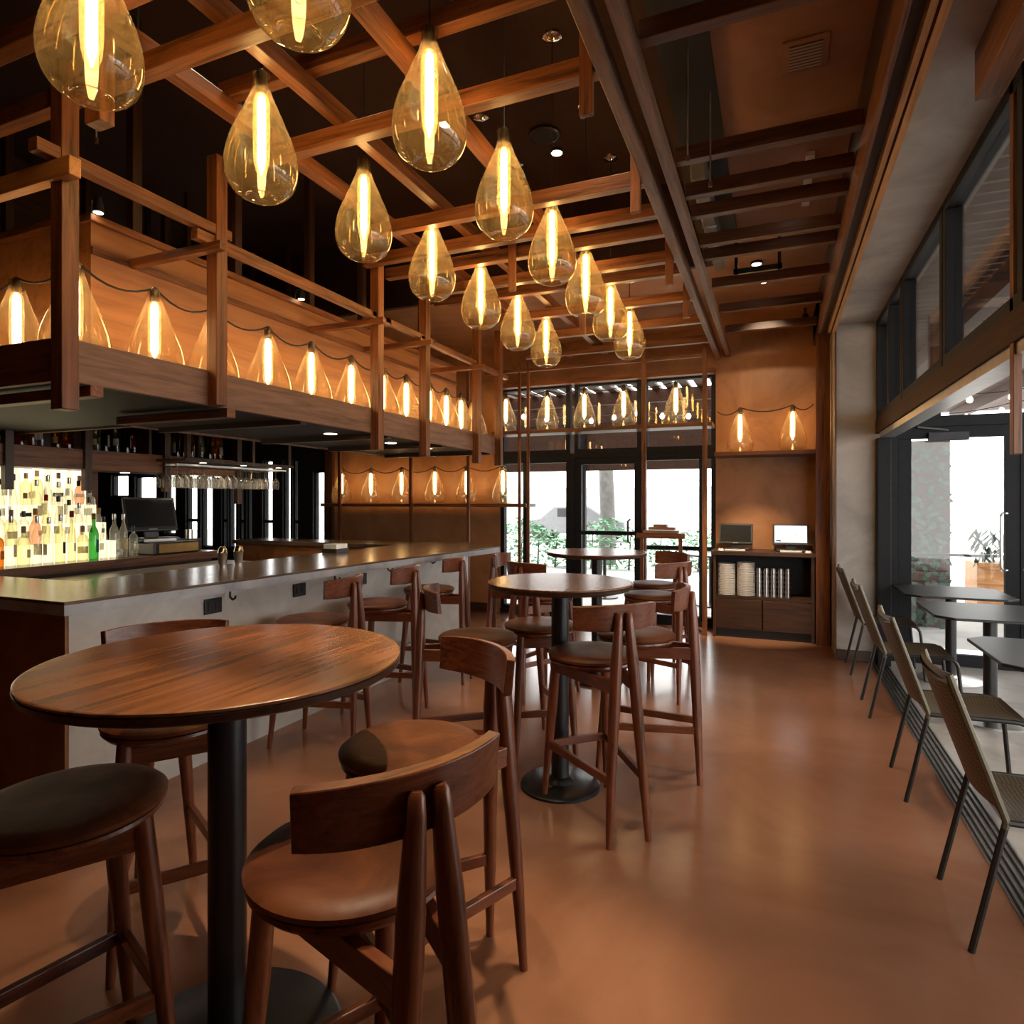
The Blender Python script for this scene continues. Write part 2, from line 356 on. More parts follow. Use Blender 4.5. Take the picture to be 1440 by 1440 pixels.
xframed('window_5', YW, -3.50, -2.50, .06, 2.10, [-3.14], 'tall clear window left of the far door', rails=())
xframed('window_6', YW, -1.56, -.66, .06, 2.10, [-.83], 'tall clear window right of the far door', rails=(.95,))
xframed('window_7', YW, -3.50, -2.50, 2.16, Z1, [], 'transom window above the left far window')
xframed('window_8', YW, -2.44, -1.56, 2.16, Z1, [], 'transom window above the far door')
xframed('window_9', YW, -1.54, -.66, 2.16, Z1, [], 'transom window above the right far window')
S(B(-3.50,-.66,YW-.05,YW+.05,2.10,2.16).build('trim_21', M['frame']), 'charcoal transom bar across the far windows', 'trim')
S(B(-3.50,-.66,YF,YF+.15,0,.06).build('trim_22', M['frame']), 'charcoal sill under the far windows', 'sill')
S(B(-2.50,-2.44,YW-.06,YW+.06,.06,2.10).build('trim_23', M['frame']), 'charcoal jamb left of the far door', 'jamb')
d = xframed('door_1', YW, -2.44, -1.56, .06, 2.10, [], 'glazed far door in a charcoal frame', .09, .07, (1.12,), 'door')
MB().tube([(-1.70,YW-.06,1.0),(-1.72,YW-.1,1.02),(-1.72,YW-.1,1.28),(-1.70,YW-.06,1.3)], .012, 8).build('door_handle', M['black'], d, True)
# windows beyond the back bar
slots = [(-11.42,-10.95,1.62,2.02),(-10.78,-10.22,1.50,1.98),(-10.02,-9.74,.95,2.15),(-9.50,-9.22,.85,2.2),(-9.14,-8.86,.75,2.2),(-8.66,-8.54,.75,2.2),(-8.51,-8.33,.75,2.2),(-8.27,-8.16,.75,2.2),(-8.10,-7.98,.75,2.2),(-7.76,-7.54,.75,2.2),(-7.33,-7.17,.75,2.2),(-7.13,-7.02,.75,2.2),(-6.72,-6.50,.9,2.0)]
xp = -12
for i,(x0,x1,z0,z1) in enumerate(slots):
    S(B(xp,x0,YF,YF+.15,.0,2.35).build('wall_far', M['dark']), 'dark pier %s from the left behind the back bar'%ordw(i), 'wall')
    if z0 > .8: S(B(x0,x1,YF,YF+.15,0,z0).build('wall_far', M['dark']), 'dark wall below window %s from the left behind the back bar'%ordw(i), 'wall')
    else: S(B(x0,x1,YF,YF+.15,0,z0).build('wall_far', M['dark']), 'dark sill wall under slot window %s from the left'%ordw(i), 'wall')
    S(B(x0,x1,YF,YF+.15,z1,2.35).build('wall_far', M['dark']), 'dark wall above window %s from the left behind the back bar'%ordw(i), 'wall')
    xframed('window_%d'%(10+i), YW, x0, x1, z0, z1, [], '%s narrow window from the left behind the back bar'%ordw(i), .02, .06, (1.2,) if i % 2 else ())
    xp = x1
S(B(xp,-6.4,YF,YF+.15,.0,2.35).build('wall_far', M['dark']), 'dark pier beside the copper wall behind the back bar', 'wall')
S(B(-6.44,-6.3,YF-.06,YF+.1,0,3.7).build('trim_24', M['dkwood_z']), 'dark post between copper wall and the windows behind the bar', 'post')
# wall behind the lit bottles
S(B(-5.95,-5.85,-2.6,3.95,0,4.4).build('wall_left', M['dkwood_y']), 'dark timber wall behind the lit bottles', 'wall')

# ------------------------------------------------------------------ ceiling timber grid
def beam(mb, m, label):
    S(mb.build('ceiling_beam', M[m], bevel=.004), label, 'beam')
beam(B(XB-.10,XB-.045,-2.4,YF,3.24,3.34), 'grey_y', 'left timber of the paired long beam beside the aisle')
beam(B(XB+.015,XB+.065,-2.4,YF,3.26,3.34), 'grey_y', 'right timber of the paired long beam beside the aisle')
for x, lab in ((-1.42,'long beam between the two rows of hanging lamps'), (-1.93,'long beam above the left row of hanging lamps'), (-2.38,'long beam between left lamp row and the bar canopy')):
    beam(B(x-.032,x+.032,-2.4,7.2 if x>-1.5 else 7.6,3.34,3.42), 'wood_y', lab)
cross = [1.5,1.80,2.50,3.47,3.88,4.17,4.65,4.93,5.6,6.35,7.15]
for i, y in enumerate(cross):
    beam(B(-4.6 if y<2 else -2.45 if y<3.6 else -2.80,XB-.1,y-.032,y+.032,3.26,3.34), 'wood_x', '%s cross beam from the viewer over the tables'%ordw(i))
cross2 = [.6,1.45,2.50,3.47,3.88,4.17,4.65,4.93,5.6,6.35,7.15]
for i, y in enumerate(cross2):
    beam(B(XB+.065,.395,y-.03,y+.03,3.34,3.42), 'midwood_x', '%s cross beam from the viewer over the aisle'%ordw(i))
beam(B(-2.42,XB-.1,2.20,2.26,3.42,3.50), 'wood_x', 'upper cross beam lying on top of the long beams')
k = 0
for (x,y,z0) in [(-.70,2.50,3.08),(-.70,3.47,3.10),(-.70,4.65,3.08),(-.70,5.6,3.1),(-1.72,4.17,3.02),(-1.62,5.6,3.05)]:
    beam(B(x-.028,x+.028,y-.06,y-.032,z0,3.42), 'wood_z', '%s short timber hanger below the cross beams, from the viewer'%ordw(k)); k += 1
beam(B(-2.45,-2.36,1.60,1.66,2.98,4.4), 'wood_z', 'hanging timber post above the front bar corner near the top edge')
for i,(x,y,z0) in enumerate([(-2.62,1.95,3.45),(-2.9,1.95,3.2),(-.36,2.9,3.06),(-.30,3.3,3.12)]):
    zt = ZV if x < -.6 else ZC-.03
    t = thing('hanger_rod','%s thin steel rod hanging from the ceiling, from the left'%ordw(i),'rod',(x,y,z0))
    MB().cyl((x,y),.004,z0,zt,8).build('rod', M['steel'], t, True); MB().cyl((x,y),.009,z0-.012,z0+.012,10).build('nut', M['aged'], t, True)
# vent, ducts, discs
t = thing('ceiling_vent', 'small square louvred vent in the brown plaster ceiling', 'vent', (.38-.25,3.35,ZC))
MB().box(.03,.23,3.12,3.36,ZC-.012,ZC).build('frame', M['ceilp'], t, bevel=.004); B(.06,.20,3.15,3.33,ZC-.018,ZC-.010).build('louvre', M['vent'], t)
t = thing('air_duct', 'grey duct run in the dark gap beside the paired beam', 'duct', (-.40,4.4,3.5))
B(-.47,-.38,3.9,5.5,3.46,ZC).build('duct_body', M['duct'], t, bevel=.01)
for y in (4.1,4.6,5.1): B(-.475,-.375,y,y+.03,3.455,ZC).build('duct_flange', M['steel'], t)
S(B(XB+.06,-.27,-2.4,5.6,3.59,ZC+.005).build('trim_25', M['dark']), 'black slot in the plaster ceiling beside the duct', 'slot')
t = thing('track_rail', 'black rail fixture hung under the aisle beams', 'rail', (-.05,5.35,3.4))
B(-.30,.05,5.2,5.23,3.30,3.34).build('rail_body', M['black'], t)
for x in (-.28,.03): B(x-.012,x+.012,5.2,5.23,3.30,ZC).build('bracket', M['blackm'], t)
t = thing('ceiling_strip', 'short pale fitting on the plaster ceiling over the aisle', 'fitting', (.2,4.4,ZC))
B(.17,.22,4.15,4.85,ZC-.03,ZC).build('fitting_body', M['white'], t, bevel=.004); B(.18,.21,4.17,4.83,ZC-.034,ZC-.03).build('lens', M['disc'], t)
t = thing('wall_camera', 'small dark camera in the far corner of the aisle ceiling', 'camera', (.30,7.5,3.5))
MB().lathe([(.03,0),(.03,.05),(.01,.06)],14,(.30,7.5,3.50)).build('camera_body', M['black'], t, True); MB().lathe([(0,-.035),(.022,-.02),(.03,0)],14,(.30,7.5,3.5),False).build('dome', M['scrdark'], t, True)
MB().cyl((.30,7.5),.012,3.55,ZC,8).build('stem', M['black'], t)
for i,(x,y) in enumerate([(-2.83,2.77),(-3.63,3.46),(-2.82,3.48),(-3.64,4.23),(-2.83,4.23),(-2.84,4.98)]):
    tag(MB().lathe([(.0,-.022),(.05,-.02),(.06,-.012),(.06,0)],24,(0,0,0)).build('ceiling_disc', M['disc'], at=(x,y,ZV), smooth=True), '%s pale round cover on the dark ceiling, counted away from the viewer'%ordw(i), 'ceiling cover', 'round covers on the dark ceiling')
for i,(x,y) in enumerate([(-1.65,3.25),(-1.66,4.63)]):
    t = thing('ceiling_speaker', '%s round black speaker in the dark ceiling'%['nearer','farther'][i], 'speaker', (x,y,ZV), 'speakers in the dark ceiling')
    MB().lathe([(.10,-.03),(.12,-.02),(.12,0)],26,(x,y,ZV)).build('rim', M['black'], t, True); MB().lathe([(0,-.034),(.098,-.032)],26,(x,y,ZV),False).build('grille', M['dark'], t, True)

# ------------------------------------------------------------------ pendants
GP = [(.0365,0),(.0335,-.012),(.033,-.03),(.0365,-.06),(.046,-.09),(.060,-.125),(.080,-.17),(.102,-.22),(.123,-.27),(.139,-.32),(.148,-.37),(.149,-.41),(.142,-.45),(.126,-.485),(.104,-.508),(.082,-.522),(.064,-.526),(.054,-.518),(.035,-.510),(0.0001,-.507)]
def fine(p, k=3):
    out = []
    for i in range(len(p)-1):
        p0 = p[max(i-1,0)]; p1 = p[i]; p2 = p[i+1]; p3 = p[min(i+2,len(p)-1)]
        for j in range(k):
            u = j/k
            out.append(tuple(.5*((2*b)+(-a+c)*u+(2*a-5*b+4*c-d)*u*u+(-a+3*b-3*c+d)*u**3) for a,b,c,d in zip(p0,p1,p2,p3)))
    return out+[p[-1]]
def make_pendant(cordlen):
    t = thing('pendant_lamp', 'x', 'pendant lamp', w=False, group='teardrop pendant lamps in two rows')
    MB().lathe(fine(GP,2), 40, cap=False).build('glass_shade', M['shell'], t, True)
    MB().lathe([(.012,.02),(.022,.012),(.024,-.05),(.018,-.085)],16).build('socket', M['aged'], t, True)
    MB().lathe([(.005,-.085),(.015,-.10),(.017,-.13),(.017,-.36),(.013,-.39),(.004,-.41),(.004,-.425)],10).build('filament', M['fil'], t, True)
    MB().lathe(fine([(.010,-.075),(.022,-.088),(.033,-.12),(.034,-.30),(.030,-.38),(.018,-.425),(.0001,-.44)],2),18,cap=False).build('bulb', M['bulb'], t, True)
    MB().cyl((0,0),.0035,.02,cordlen,6).build('cord', M['cord'], t)
    MB().lathe([(.0,cordlen-.03),(.03,cordlen-.026),(.06,cordlen-.012),(.065,cordlen)],20).build('canopy', M['chrome'], t, True)
    return t
ZL, ZR = 2.83+.526, 2.88+.526
pl = make_pendant(ZV-ZL); pr = make_pendant(ZV-ZR)
pf = make_pendant(ZC-ZR)
for i in range(7):
    y = 1.35+.727*i
    lab = '%s teardrop pendant lamp from the viewer in the row nearer the bar'%ordw(i)
    if i == 0: pl.location = (-2.03,y,ZL); pl['label'] = lab
    else: dup(pl,(-2.03,y,ZL),i*.7,lab)
nr = 0
for i in range(7):
    y = 1.442+.747*i
    lab = '%s teardrop pendant lamp from the viewer in the row nearer the aisle'%ordw(i)
    src = pf if y > 5.85 else pr
    if i == 0 or (src is pf): src.location = (-1.27,y,ZR); src['label'] = lab
    else: dup(src,(-1.27,y,ZR),i*.9,lab)

# ------------------------------------------------------------------ jug lamps
JP = [(0.0001,.016),(.05,.012),(.085,.002),(.105,.002),(.125,.018),(.140,.05),(.147,.09),(.146,.13),(.136,.18),(.118,.235),(.096,.29),(.074,.345),(.056,.395),(.043,.435),(.035,.465),(.033,.49),(.036,.50)]
def make_jug(name='jug_lamp'):
    t = thing(name, 'x', 'jug lamp', w=False)
    MB().lathe(fine(JP,2), 32, cap=False).build('glass_shade', M['jug'], t, True)
    MB().lathe([(.018,.435),(.024,.445),(.024,.50),(.014,.515)],14).build('socket', M['aged'], t, True)
    MB().lathe(fine([(.0001,.11),(.018,.118),(.029,.15),(.032,.20),(.032,.37),(.026,.42),(.018,.44)],2),16,cap=False).build('bulb', M['bulb'], t, True)
    MB().lathe([(.004,.125),(.005,.145),(.017,.16),(.019,.18),(.019,.40),(.015,.425),(.005,.435)],10).build('filament', M['filj'], t, True)
    return t
jug0 = make_jug(); jfirst = [True]
def jug(loc, label, group):
    if jfirst[0]:
        jfirst[0] = False; jug0.location = loc; jug0['label'] = label; jug0['group'] = group; return jug0
    return dup(jug0, loc, random.random()*6, label, group)
def string(pts, name, label, sag=.07):
    path = []
    for a, b in zip(pts, pts[1:]):
        a, b = Vector(a), Vector(b)
        for k in range(8):
            u = k/8; p = a.lerp(b,u); p.z -= sag*4*u*(1-u); path.append(p)
    path.append(Vector(pts[-1]))
    tag(MB().tube(path,.006,6).build('string_cable', M['cord'], at=tuple(pts[0]), smooth=True), label, 'cord')

# ------------------------------------------------------------------ canopy over the bar
XC, Y0, Y1 = -2.83, 1.75, 6.45
can = thing('bar_canopy', 'timber canopy with lamp shelf hung above the concrete bar', 'canopy', (XC,Y0,1.92))
B(XC-.035,XC,Y0,Y1,2.05,2.24).build('fascia', M['grey_y'], can, bevel=.004)
B(-8.2,XC-.035,Y0,Y0+.035,2.05,2.24).build('fascia', M['wood_x'], can, bevel=.004)
B(XC-.56,XC-.035,Y0+.035,Y1,2.13,2.17).build('shelf_board', M['wood_y'], can)
B(-8.2,XC-.56,Y0+.035,Y0+.5,2.13,2.17).build('shelf_board', M['wood_x'], can)
B(XC-1.35,XC-.035,Y0+.035,Y1,2.07,2.10).build('underside', M['dark'], can)
B(-8.2,XC-1.35,Y0+.035,Y0+1.3,2.07,2.10).build('underside', M['dark'], can)
B(XC-1.39,XC-1.35,Y0+1.3,Y1,2.055,2.17).build('inner_fascia', M['grey_x'], can)
B(-8.2,XC-1.39,Y0+1.3,Y0+1.34,2.055,2.17).build('inner_fascia', M['grey_x'], can)
B(XC-.60,XC-.56,Y0+.5,Y1,2.10,3.03).build('back_panel', M['panel'], can)
B(-8.2,XC-.60,Y0+.5,Y0+.54,2.10,3.03).build('back_panel', M['panel'], can)
B(XC-.62,XC-.53,Y0+.48,Y1,3.03,3.07).build('panel_cap', M['wood_y'], can, bevel=.004)
B(-8.2,XC-.62,Y0+.45,Y0+.54,3.03,3.07).build('panel_cap', M['wood_x'], can, bevel=.004)
B(XC-.56,XC-.545,Y0+.5,Y1,2.86,2.90).build('panel_cleat', M['wood_y'], can)
for i, y in enumerate((1.75,2.546,4.04,4.745,5.78,6.33)):
    z0 = 2.05 if i == 1 else 1.92
    B(XC-.01,XC+.065,y-.037,y+.037,z0,3.40).build('post', M['wood_z'], can, bevel=.004)
for i, y in enumerate((2.55,3.3,4.05,4.75,5.8)):
    B(XC-.66,XC-.60,y-.03,y+.03,3.07,4.35 if y<5.85 else 3.6).build('rear_post', M['dkwood_z'], can, bevel=.004)
B(XC-.0,XC+.06,1.62,2.62,2.965,3.02).build('top_rail', M['wood_y'], can, bevel=.004)
B(XC+.0,XC+.05,2.40,4.20,2.905,2.96).build('top_rail', M['wood_y'], can, bevel=.004)
B(XC+.0,XC+.05,3.95,4.90,2.92,2.96).build('top_rail', M['wood_y'], can, bevel=.004)
B(XC+.0,XC+.05,4.65,6.55,2.90,2.95).build('top_rail', M['wood_y'], can, bevel=.004)
B(-8.2,XC+.15,Y0-.06,Y0-.01,2.88,2.96).build('top_rail', M['orange_x'], can, bevel=.004)
for y in (2.546,4.04,4.745,5.78):
    B(XC-.6,XC+.14,y-.085,y-.04,2.86,2.905).build('rail_stub', M['wood_x'], can, bevel=.003)
for y in (1.90,2.66):
    B(XC-.9,XC+.01,y-.03,y+.03,2.0,2.05).build('bottom_stub', M['wood_x'], can, bevel=.003)
for y in (3.3,4.3,5.2,6.2): B(XC-1.35,XC-.035,y-.03,y+.03,2.035,2.07).build('cross_batten', M['dkwood_x'], can)
for i,y in enumerate((2.07,3.35,4.05,4.9,5.55)):
    t = thing('downlight', '%s glowing downlight from the viewer under the bar canopy'%ordw(i), 'downlight', (XC-.42,y,2.07), 'downlights under the bar canopy')
    MB().lathe([(.052,-.006),(.062,-.004),(.062,.0)],22,(XC-.42,y,2.07)).build('trim_ring', M['black'], t, True)
    MB().lathe([(.0001,-.008),(.052,-.007)],22,(XC-.42,y,2.07),False).build('lens', M['down'], t)
ys = [1.984,2.402,2.786,3.228,3.652,4.118,4.551,4.925,5.34,5.68,6.01,6.33]
pts = []
for i, y in enumerate(ys):
    jug((XC-.27,y,2.171), '%s glass jug lamp from the viewer on the canopy shelf over the bar'%ordw(i), 'jug lamps on the canopy shelf')
    pts.append((XC-.27,y,2.171+.515))
string(pts, 'c', 'dark cable looping between the jug lamps on the canopy shelf', .07)
pts = []
for i, x in enumerate((-3.62,-4.15)):
    jug((x,2.02,2.171), '%s jug lamp from the corner post on the short canopy side'%ordw(i), 'jug lamps on the short canopy side'); pts.append((x,2.02,2.686))
string([(-3.1,1.984,2.686)]+pts, 'c', 'dark cable between lamps on the short canopy side', .06)
for i,(x,y,z) in enumerate([(XC-.50,2.25,3.12),(XC-.50,3.81,3.12)]):
    t = thing('spotlight', '%s small black spotlight clipped to the canopy panel'%['nearer','farther'][i], 'spotlight', (x,y,z), 'clip spotlights on the canopy panel')
    MB().lathe([(.024,-.05),(.028,-.045),(.022,.0),(.016,.03)],16,(x,y,z)).build('lamp_body', M['black'], t, True)
    MB().lathe([(.0001,-.0525),(.024,-.0515)],16,(x,y,z),False).build('lens', M['down'], t)
    MB().tube([(x,y,z+.02),(x-.05,y,z+.03),(x-.07,y,3.065)],.006,6).build('clip', M['black'], t)

# ------------------------------------------------------------------ bar
bar = thing('bar_counter', 'long pale concrete bar counter with dark polished stone top', 'bar', (-3.07,1.94,0))
MB().prism([(-3.08,1.94),(-3.06,6.10),(-3.22,6.10),(-3.24,2.10),(-6.2,2.10),(-6.2,1.94)][::-1],0.0,1.0).build('front_panel', M['bar'], bar)
B(-6.2,-3.084,1.925,1.945,0,1.0).build('side_panel', M['corten'], bar)
MB().prism([(-3.05,1.90),(-2.86,4.4),(-2.66,6.05),(-3.2,6.5),(-3.80,6.5),(-3.80,2.43),(-6.2,2.40),(-6.2,1.90)],1.045,1.06).build('top', M['bartop'], bar, bevel=.004)
MB().prism([(-3.053,1.903),(-2.863,4.4),(-2.663,6.05),(-3.2,6.495),(-3.795,6.495),(-3.795,2.425),(-6.2,2.395),(-6.2,1.903)],.995,1.045).build('slab_edge', M['baredge'], bar)
B(-3.75,-3.3,2.5,6.05,.82,.86).build('inner_shelf', M['steel'], bar)
for i,(y,z) in enumerate([(2.757,.912),(3.489,.912),(4.21,.905)]):
    t = thing('wall_outlet', '%s black outlet plate from the viewer on the bar front'%ordw(i), 'outlet', (-3.07,y,z), 'outlets on the bar front')
    B(-3.072,-3.060,y-.06,y+.06,z-.045,z+.045).build('plate', M['black'], t, bevel=.003)
    for dy in (-.025,.025): B(-3.061,-3.056,y+dy-.015,y+dy+.015,z-.02,z+.02).build('socket', M['blackm'], t)
for i,y in enumerate((2.82,3.79,4.48,5.2)):
    tag(MB().tube([(-3.0,y,.993),(-3.0,y,.96),(-2.98,y,.945),(-2.96,y,.955),(-2.955,y,.97)],.007,8).build('bag_hook', M['black'], at=(-3.0,y,.99), smooth=True), '%s black bag hook under the bar top, from the viewer'%ordw(i), 'hook', 'bag hooks under the bar top')
# return counter at the far end + items on the bar
t = thing('rear_counter', 'low brown service counter across the far end of the bar', 'counter', (-5.3,6.0,0))
B(-6.3,-3.75,5.95,6.4,1.0,1.05).build('top', M['bartop'], t, bevel=.004); B(-6.25,-3.8,5.99,6.38,0,1.0).build('body', M['corten'], t)
for i,(x,y) in enumerate([(-3.745,3.45),(-3.745,3.60)]):
    t = thing('cocktail_shaker', '%s steel cocktail shaker standing behind the bar edge'%['nearer','farther'][i], 'shaker', (x,y,1.06), 'steel shakers on the bar')
    MB().lathe([(.026,0),(.036,.09),(.037,.092)],20,(x,y,1.06)).build('cup', M['steel'], t, True); MB().lathe([(.037,.092),(.028,.12),(.020,.135),(.012,.138)],20,(x,y,1.06)).build('lid', M['chrome'], t, True)
t = thing('napkin_caddy', 'grey caddy of napkins standing on the far bar', 'caddy', (-3.72,4.7,1.06))
B(-3.80,-3.64,4.62,4.80,1.061,1.10).build('tray', M['black'], t); B(-3.79,-3.65,4.63,4.79,1.10,1.14).build('napkins', M['white'], t)
t = thing('underbar_station', 'dark steel underbar work station behind the bar', 'work station', (-4.5,3.3,0))
B(-4.95,-4.75,2.6,4.6,0,.95).build('body', M['black'], t); B(-4.97,-4.55,2.6,4.6,.93,.96).build('top', M['steel'], t, bevel=.005); B(-4.60,-4.57,2.6,4.6,.86,.93).build('speed_rail', M['steel'], t)

# ------------------------------------------------------------------ back bar and bottles
t = thing('back_bar', 'brown back bar counter with lit bottle steps', 'counter', (-5.4,3.2,0))
B(-5.84,-5.08,1.2,4.65,1.0,1.045).build('top', M['bartop'], t, bevel=.004); B(-5.84,-5.14,1.2,4.6,0,1.0).build('body', M['dkwood_y'], t)
B(-5.138,-5.125,1.25,4.55,.30,.92).build('cooler_door', M['scrdark'], t)
B(-5.09,-5.07,1.2,4.65,.975,1.045).build('edge_strip', M['wood_y'], t)
st = thing('bottle_steps', 'glowing stepped bottle stand on the back bar', 'bottle stand', (-5.5,3.0,1.045))
tiers = [(-5.24,1.045),(-5.37,1.19),(-5.50,1.345),(-5.63,1.50)]
for k,(x,z) in enumerate(tiers[1:]):
    B(x-.065,x+.065,2.2,3.74,1.046,z).build('step', M['litshelf'], st)
B(-5.80,-5.70,2.2,3.74,1.046,1.80).build('light_panel', M['litshelf'], st)
def bottle_proto(kind):
    p = {'tall': [(.034,0),(.037,.01),(.037,.19),(.030,.215),(.016,.24),(.0135,.26),(.0135,.295)],
         'square': [(.042,0),(.044,.01),(.044,.155),(.036,.175),(.016,.19),(.015,.225)],
         'slim': [(.028,0),(.031,.012),(.031,.16),(.024,.21),(.013,.25),(.012,.32)],
         'round': [(.034,0),(.042,.03),(.045,.075),(.038,.125),(.018,.16),(.015,.215)],
         'wine': [(.036,0),(.038,.01),(.038,.18),(.030,.21),(.0145,.235),(.0145,.30)]}[kind]
    h = p[-1][1]
    lab = {'tall':(.0385,.06,.135),'square':(.0455,.05,.10),'slim':(.0325,.07,.125),'round':(.0462,.06,.09),'wine':(.0395,.05,.14)}[kind]
    return p, h, lab
BM = {}
def bottle(loc, kind, gcol, lcol, cap, label, group):
    key = (kind, gcol, lcol, cap)
    if key in BM:
        o = dup(BM[key], loc, random.random()*6, label, group); q = random.uniform(.82,1.0); o.scale = (q*.98, q*.98, 1.18*random.uniform(.84,1.06)); return o
    p, h, lb = bottle_proto(kind)
    t = thing('bottle', label, 'bottle', loc, group, w=False)
    MB().lathe(p, 14).build('glass_body', BG[gcol], t, True)
    m = MB(); na = 9; vs = [(lb[0]*math.cos(i*.26), lb[0]*math.sin(i*.26), z) for z in (lb[1],lb[2]) for i in range(na)]
    m.add(vs, [(i,i+1,na+i+1,na+i) for i in range(na-1)]).build('paper_label', LB[lcol], t, True)
    MB().lathe([(.0155,h-.018),(.0165,h-.014),(.0165,h+.022),(.012,h+.026)], 12).build('bottle_cap', CAPS[cap], t, True)
    t.scale = (.94,.94,1.18); BM[key] = t; return t
combos = [(k,g,l,c) for k,g,l,c in [('tall','clear','white',1),('slim','clear','white',0),('square','pale','cream',2),('round','clear','dark',2),('tall','clear','cream',2),
    ('tall','amber','cream',0),('square','amber','gold',2),('slim','pale','white',3),('tall','clear','cream',1),('square','clear','white',0),('wine','dark','cream',3),('round','rose','white',2),('tall','pale','dark',1),('slim','clear','white',0)]]
def bword(kd,g,l):
    return {'tall':'tall','slim':'slim','square':'squat','round':'rounded','wine':'long'}[kd]+' '+{'clear':'clear','amber':'amber','green':'green','pale':'pale yellow','dark':'dark','rose':'pink'}[g]+' bottle'
rows = ['front row on the back bar','lowest lit step','middle lit step','top lit step']
for k,(x,z) in enumerate(tiers):
    n = 15 if k == 0 else 13
    for i in range(n):
        y = 2.62+i*(.088 if k == 0 else .0845)+random.uniform(-.003,.003)
        kd,g,l,c = random.choice(combos if k == 0 else combos[:4]+combos[7:10]+combos[11:12]+combos[13:14]+combos[:2])
        if k == 0 and i == 10: kd,g,l,c = 'wine','green','teal',4
        bottle((x+random.uniform(-.004,.004),y,z+.001), kd,g,l,c, '%s, %s from the left, %s'%(bword(kd,g,l),ordw(i),rows[k]), 'bottles on the lit back bar')
sh = thing('upper_shelf', 'dark timber shelf of bottles hung above the back bar', 'shelf', (-5.55,3.9,1.9))
B(-5.80,-5.42,2.2,5.20,1.935,1.96).build('shelf_board', M['dkwood_y'], sh); B(-5.42,-5.40,2.2,5.20,1.80,1.97).build('fascia', M['wood_y'], sh, bevel=.003); B(-5.80,-5.42,2.2,5.2,1.80,1.82).build('underside', M['dkwood_y'], sh)
for y in (2.95,3.55,4.30,5.18): B(-5.43,-5.37,y-.03,y+.03,1.62 if y<5 else 1.5,4.4).build('post', M['dkwood_z'], sh, bevel=.004)
B(-5.80,-5.43,4.15,4.18,1.82,2.4).build('divider', M['dkwood_z'], sh)
for i in range(24):
    y = 3.02+i*.09
    if 3.47<y<3.62 or 4.10<y<4.38: continue
    kd,g,l,c = random.choice([combos[5],combos[6],combos[10],combos[0],combos[7],combos[12],combos[2]])
    bottle((-5.55+random.uniform(-.03,.03),y,1.961), kd,g,l,c, '%s, %s from the left, upper dark shelf'%(bword(kd,g,l),ordw(i)), 'bottles on the upper shelf')
for i,y in enumerate((3.25,4.0,4.75,5.05)):
    t = thing('downlight', '%s small downlight from the left under the upper bottle shelf'%ordw(i), 'downlight', (-5.55,y,1.8), 'downlights under the bottle shelf')
    MB().lathe([(.04,-.006),(.048,0)],18,(-5.55,y,1.8)).build('trim_ring', M['black'], t, True); MB().lathe([(.0001,-.008),(.04,-.007)],18,(-5.55,y,1.8),False).build('lens', M['down'], t)
# hanging stemware
rk = thing('glass_rack', 'dark rack holding upside down stemware above the back bar', 'glass rack', (-5.3,4.9,1.86))
B(-5.62,-5.02,4.2,5.62,1.905,1.93).build('rack_board', M['dkwood_y'], rk)
for x in (-5.56,-5.42,-5.28,-5.14): MB().bar((x,4.2,1.875),(x,5.62,1.875),.02,.015).build('slot_rail', M['steel'], rk)
for (x,y) in ((-5.05,4.25),(-5.05,5.57),(-5.58,4.25),(-5.58,5.57)): B(x-.02,x+.02,y-.02,y+.02,1.93,ZV if y<5.8 else ZC).build('rack_post', M['dkwood_z'], rk)
for i,y in enumerate((4.45,4.95,5.45)):
    t = thing('downlight','%s small downlight from the left above the hanging stemware'%ordw(i),'downlight',(-5.08,y,1.905),'downlights over the stemware')
    MB().lathe([(.03,-.006),(.036,0)],18,(-5.08,y,1.905)).build('trim_ring', M['black'], t, True); MB().lathe([(.0001,-.008),(.03,-.007)],18,(-5.08,y,1.905),False).build('lens', M['down'], t)
gt = thing('wine_glass', 'x', 'wine glass', w=False, group='stemware hanging in the rack')
MB().lathe([(.0001,0),(.034,-.001),(.036,-.004),(.008,-.012)],14,cap=False).build('foot', M['stem'], gt, True)
MB().tube([(0,0,-.01),(0,0,-.085)],.004,6).build('stem', M['stem'], gt, True)
MB().lathe([(.005,-.083),(.024,-.10),(.036,-.13),(.037,-.165),(.031,-.205)],14,cap=False).build('bowl', M['stem'], gt, True)
k = 0
for r,x in enumerate((-5.21,-5.35,-5.49)):
    for i in range(16):
        y = 4.27+i*.085
        lab = '%s upside down wine glass from the left, %s row of the rack'%(ordw(i),['front','middle','back'][r])
        if k == 0: gt.location = (x,y,1.868); gt['label'] = lab
        else: dup(gt,(x,y,1.868),0,lab)
        k += 1
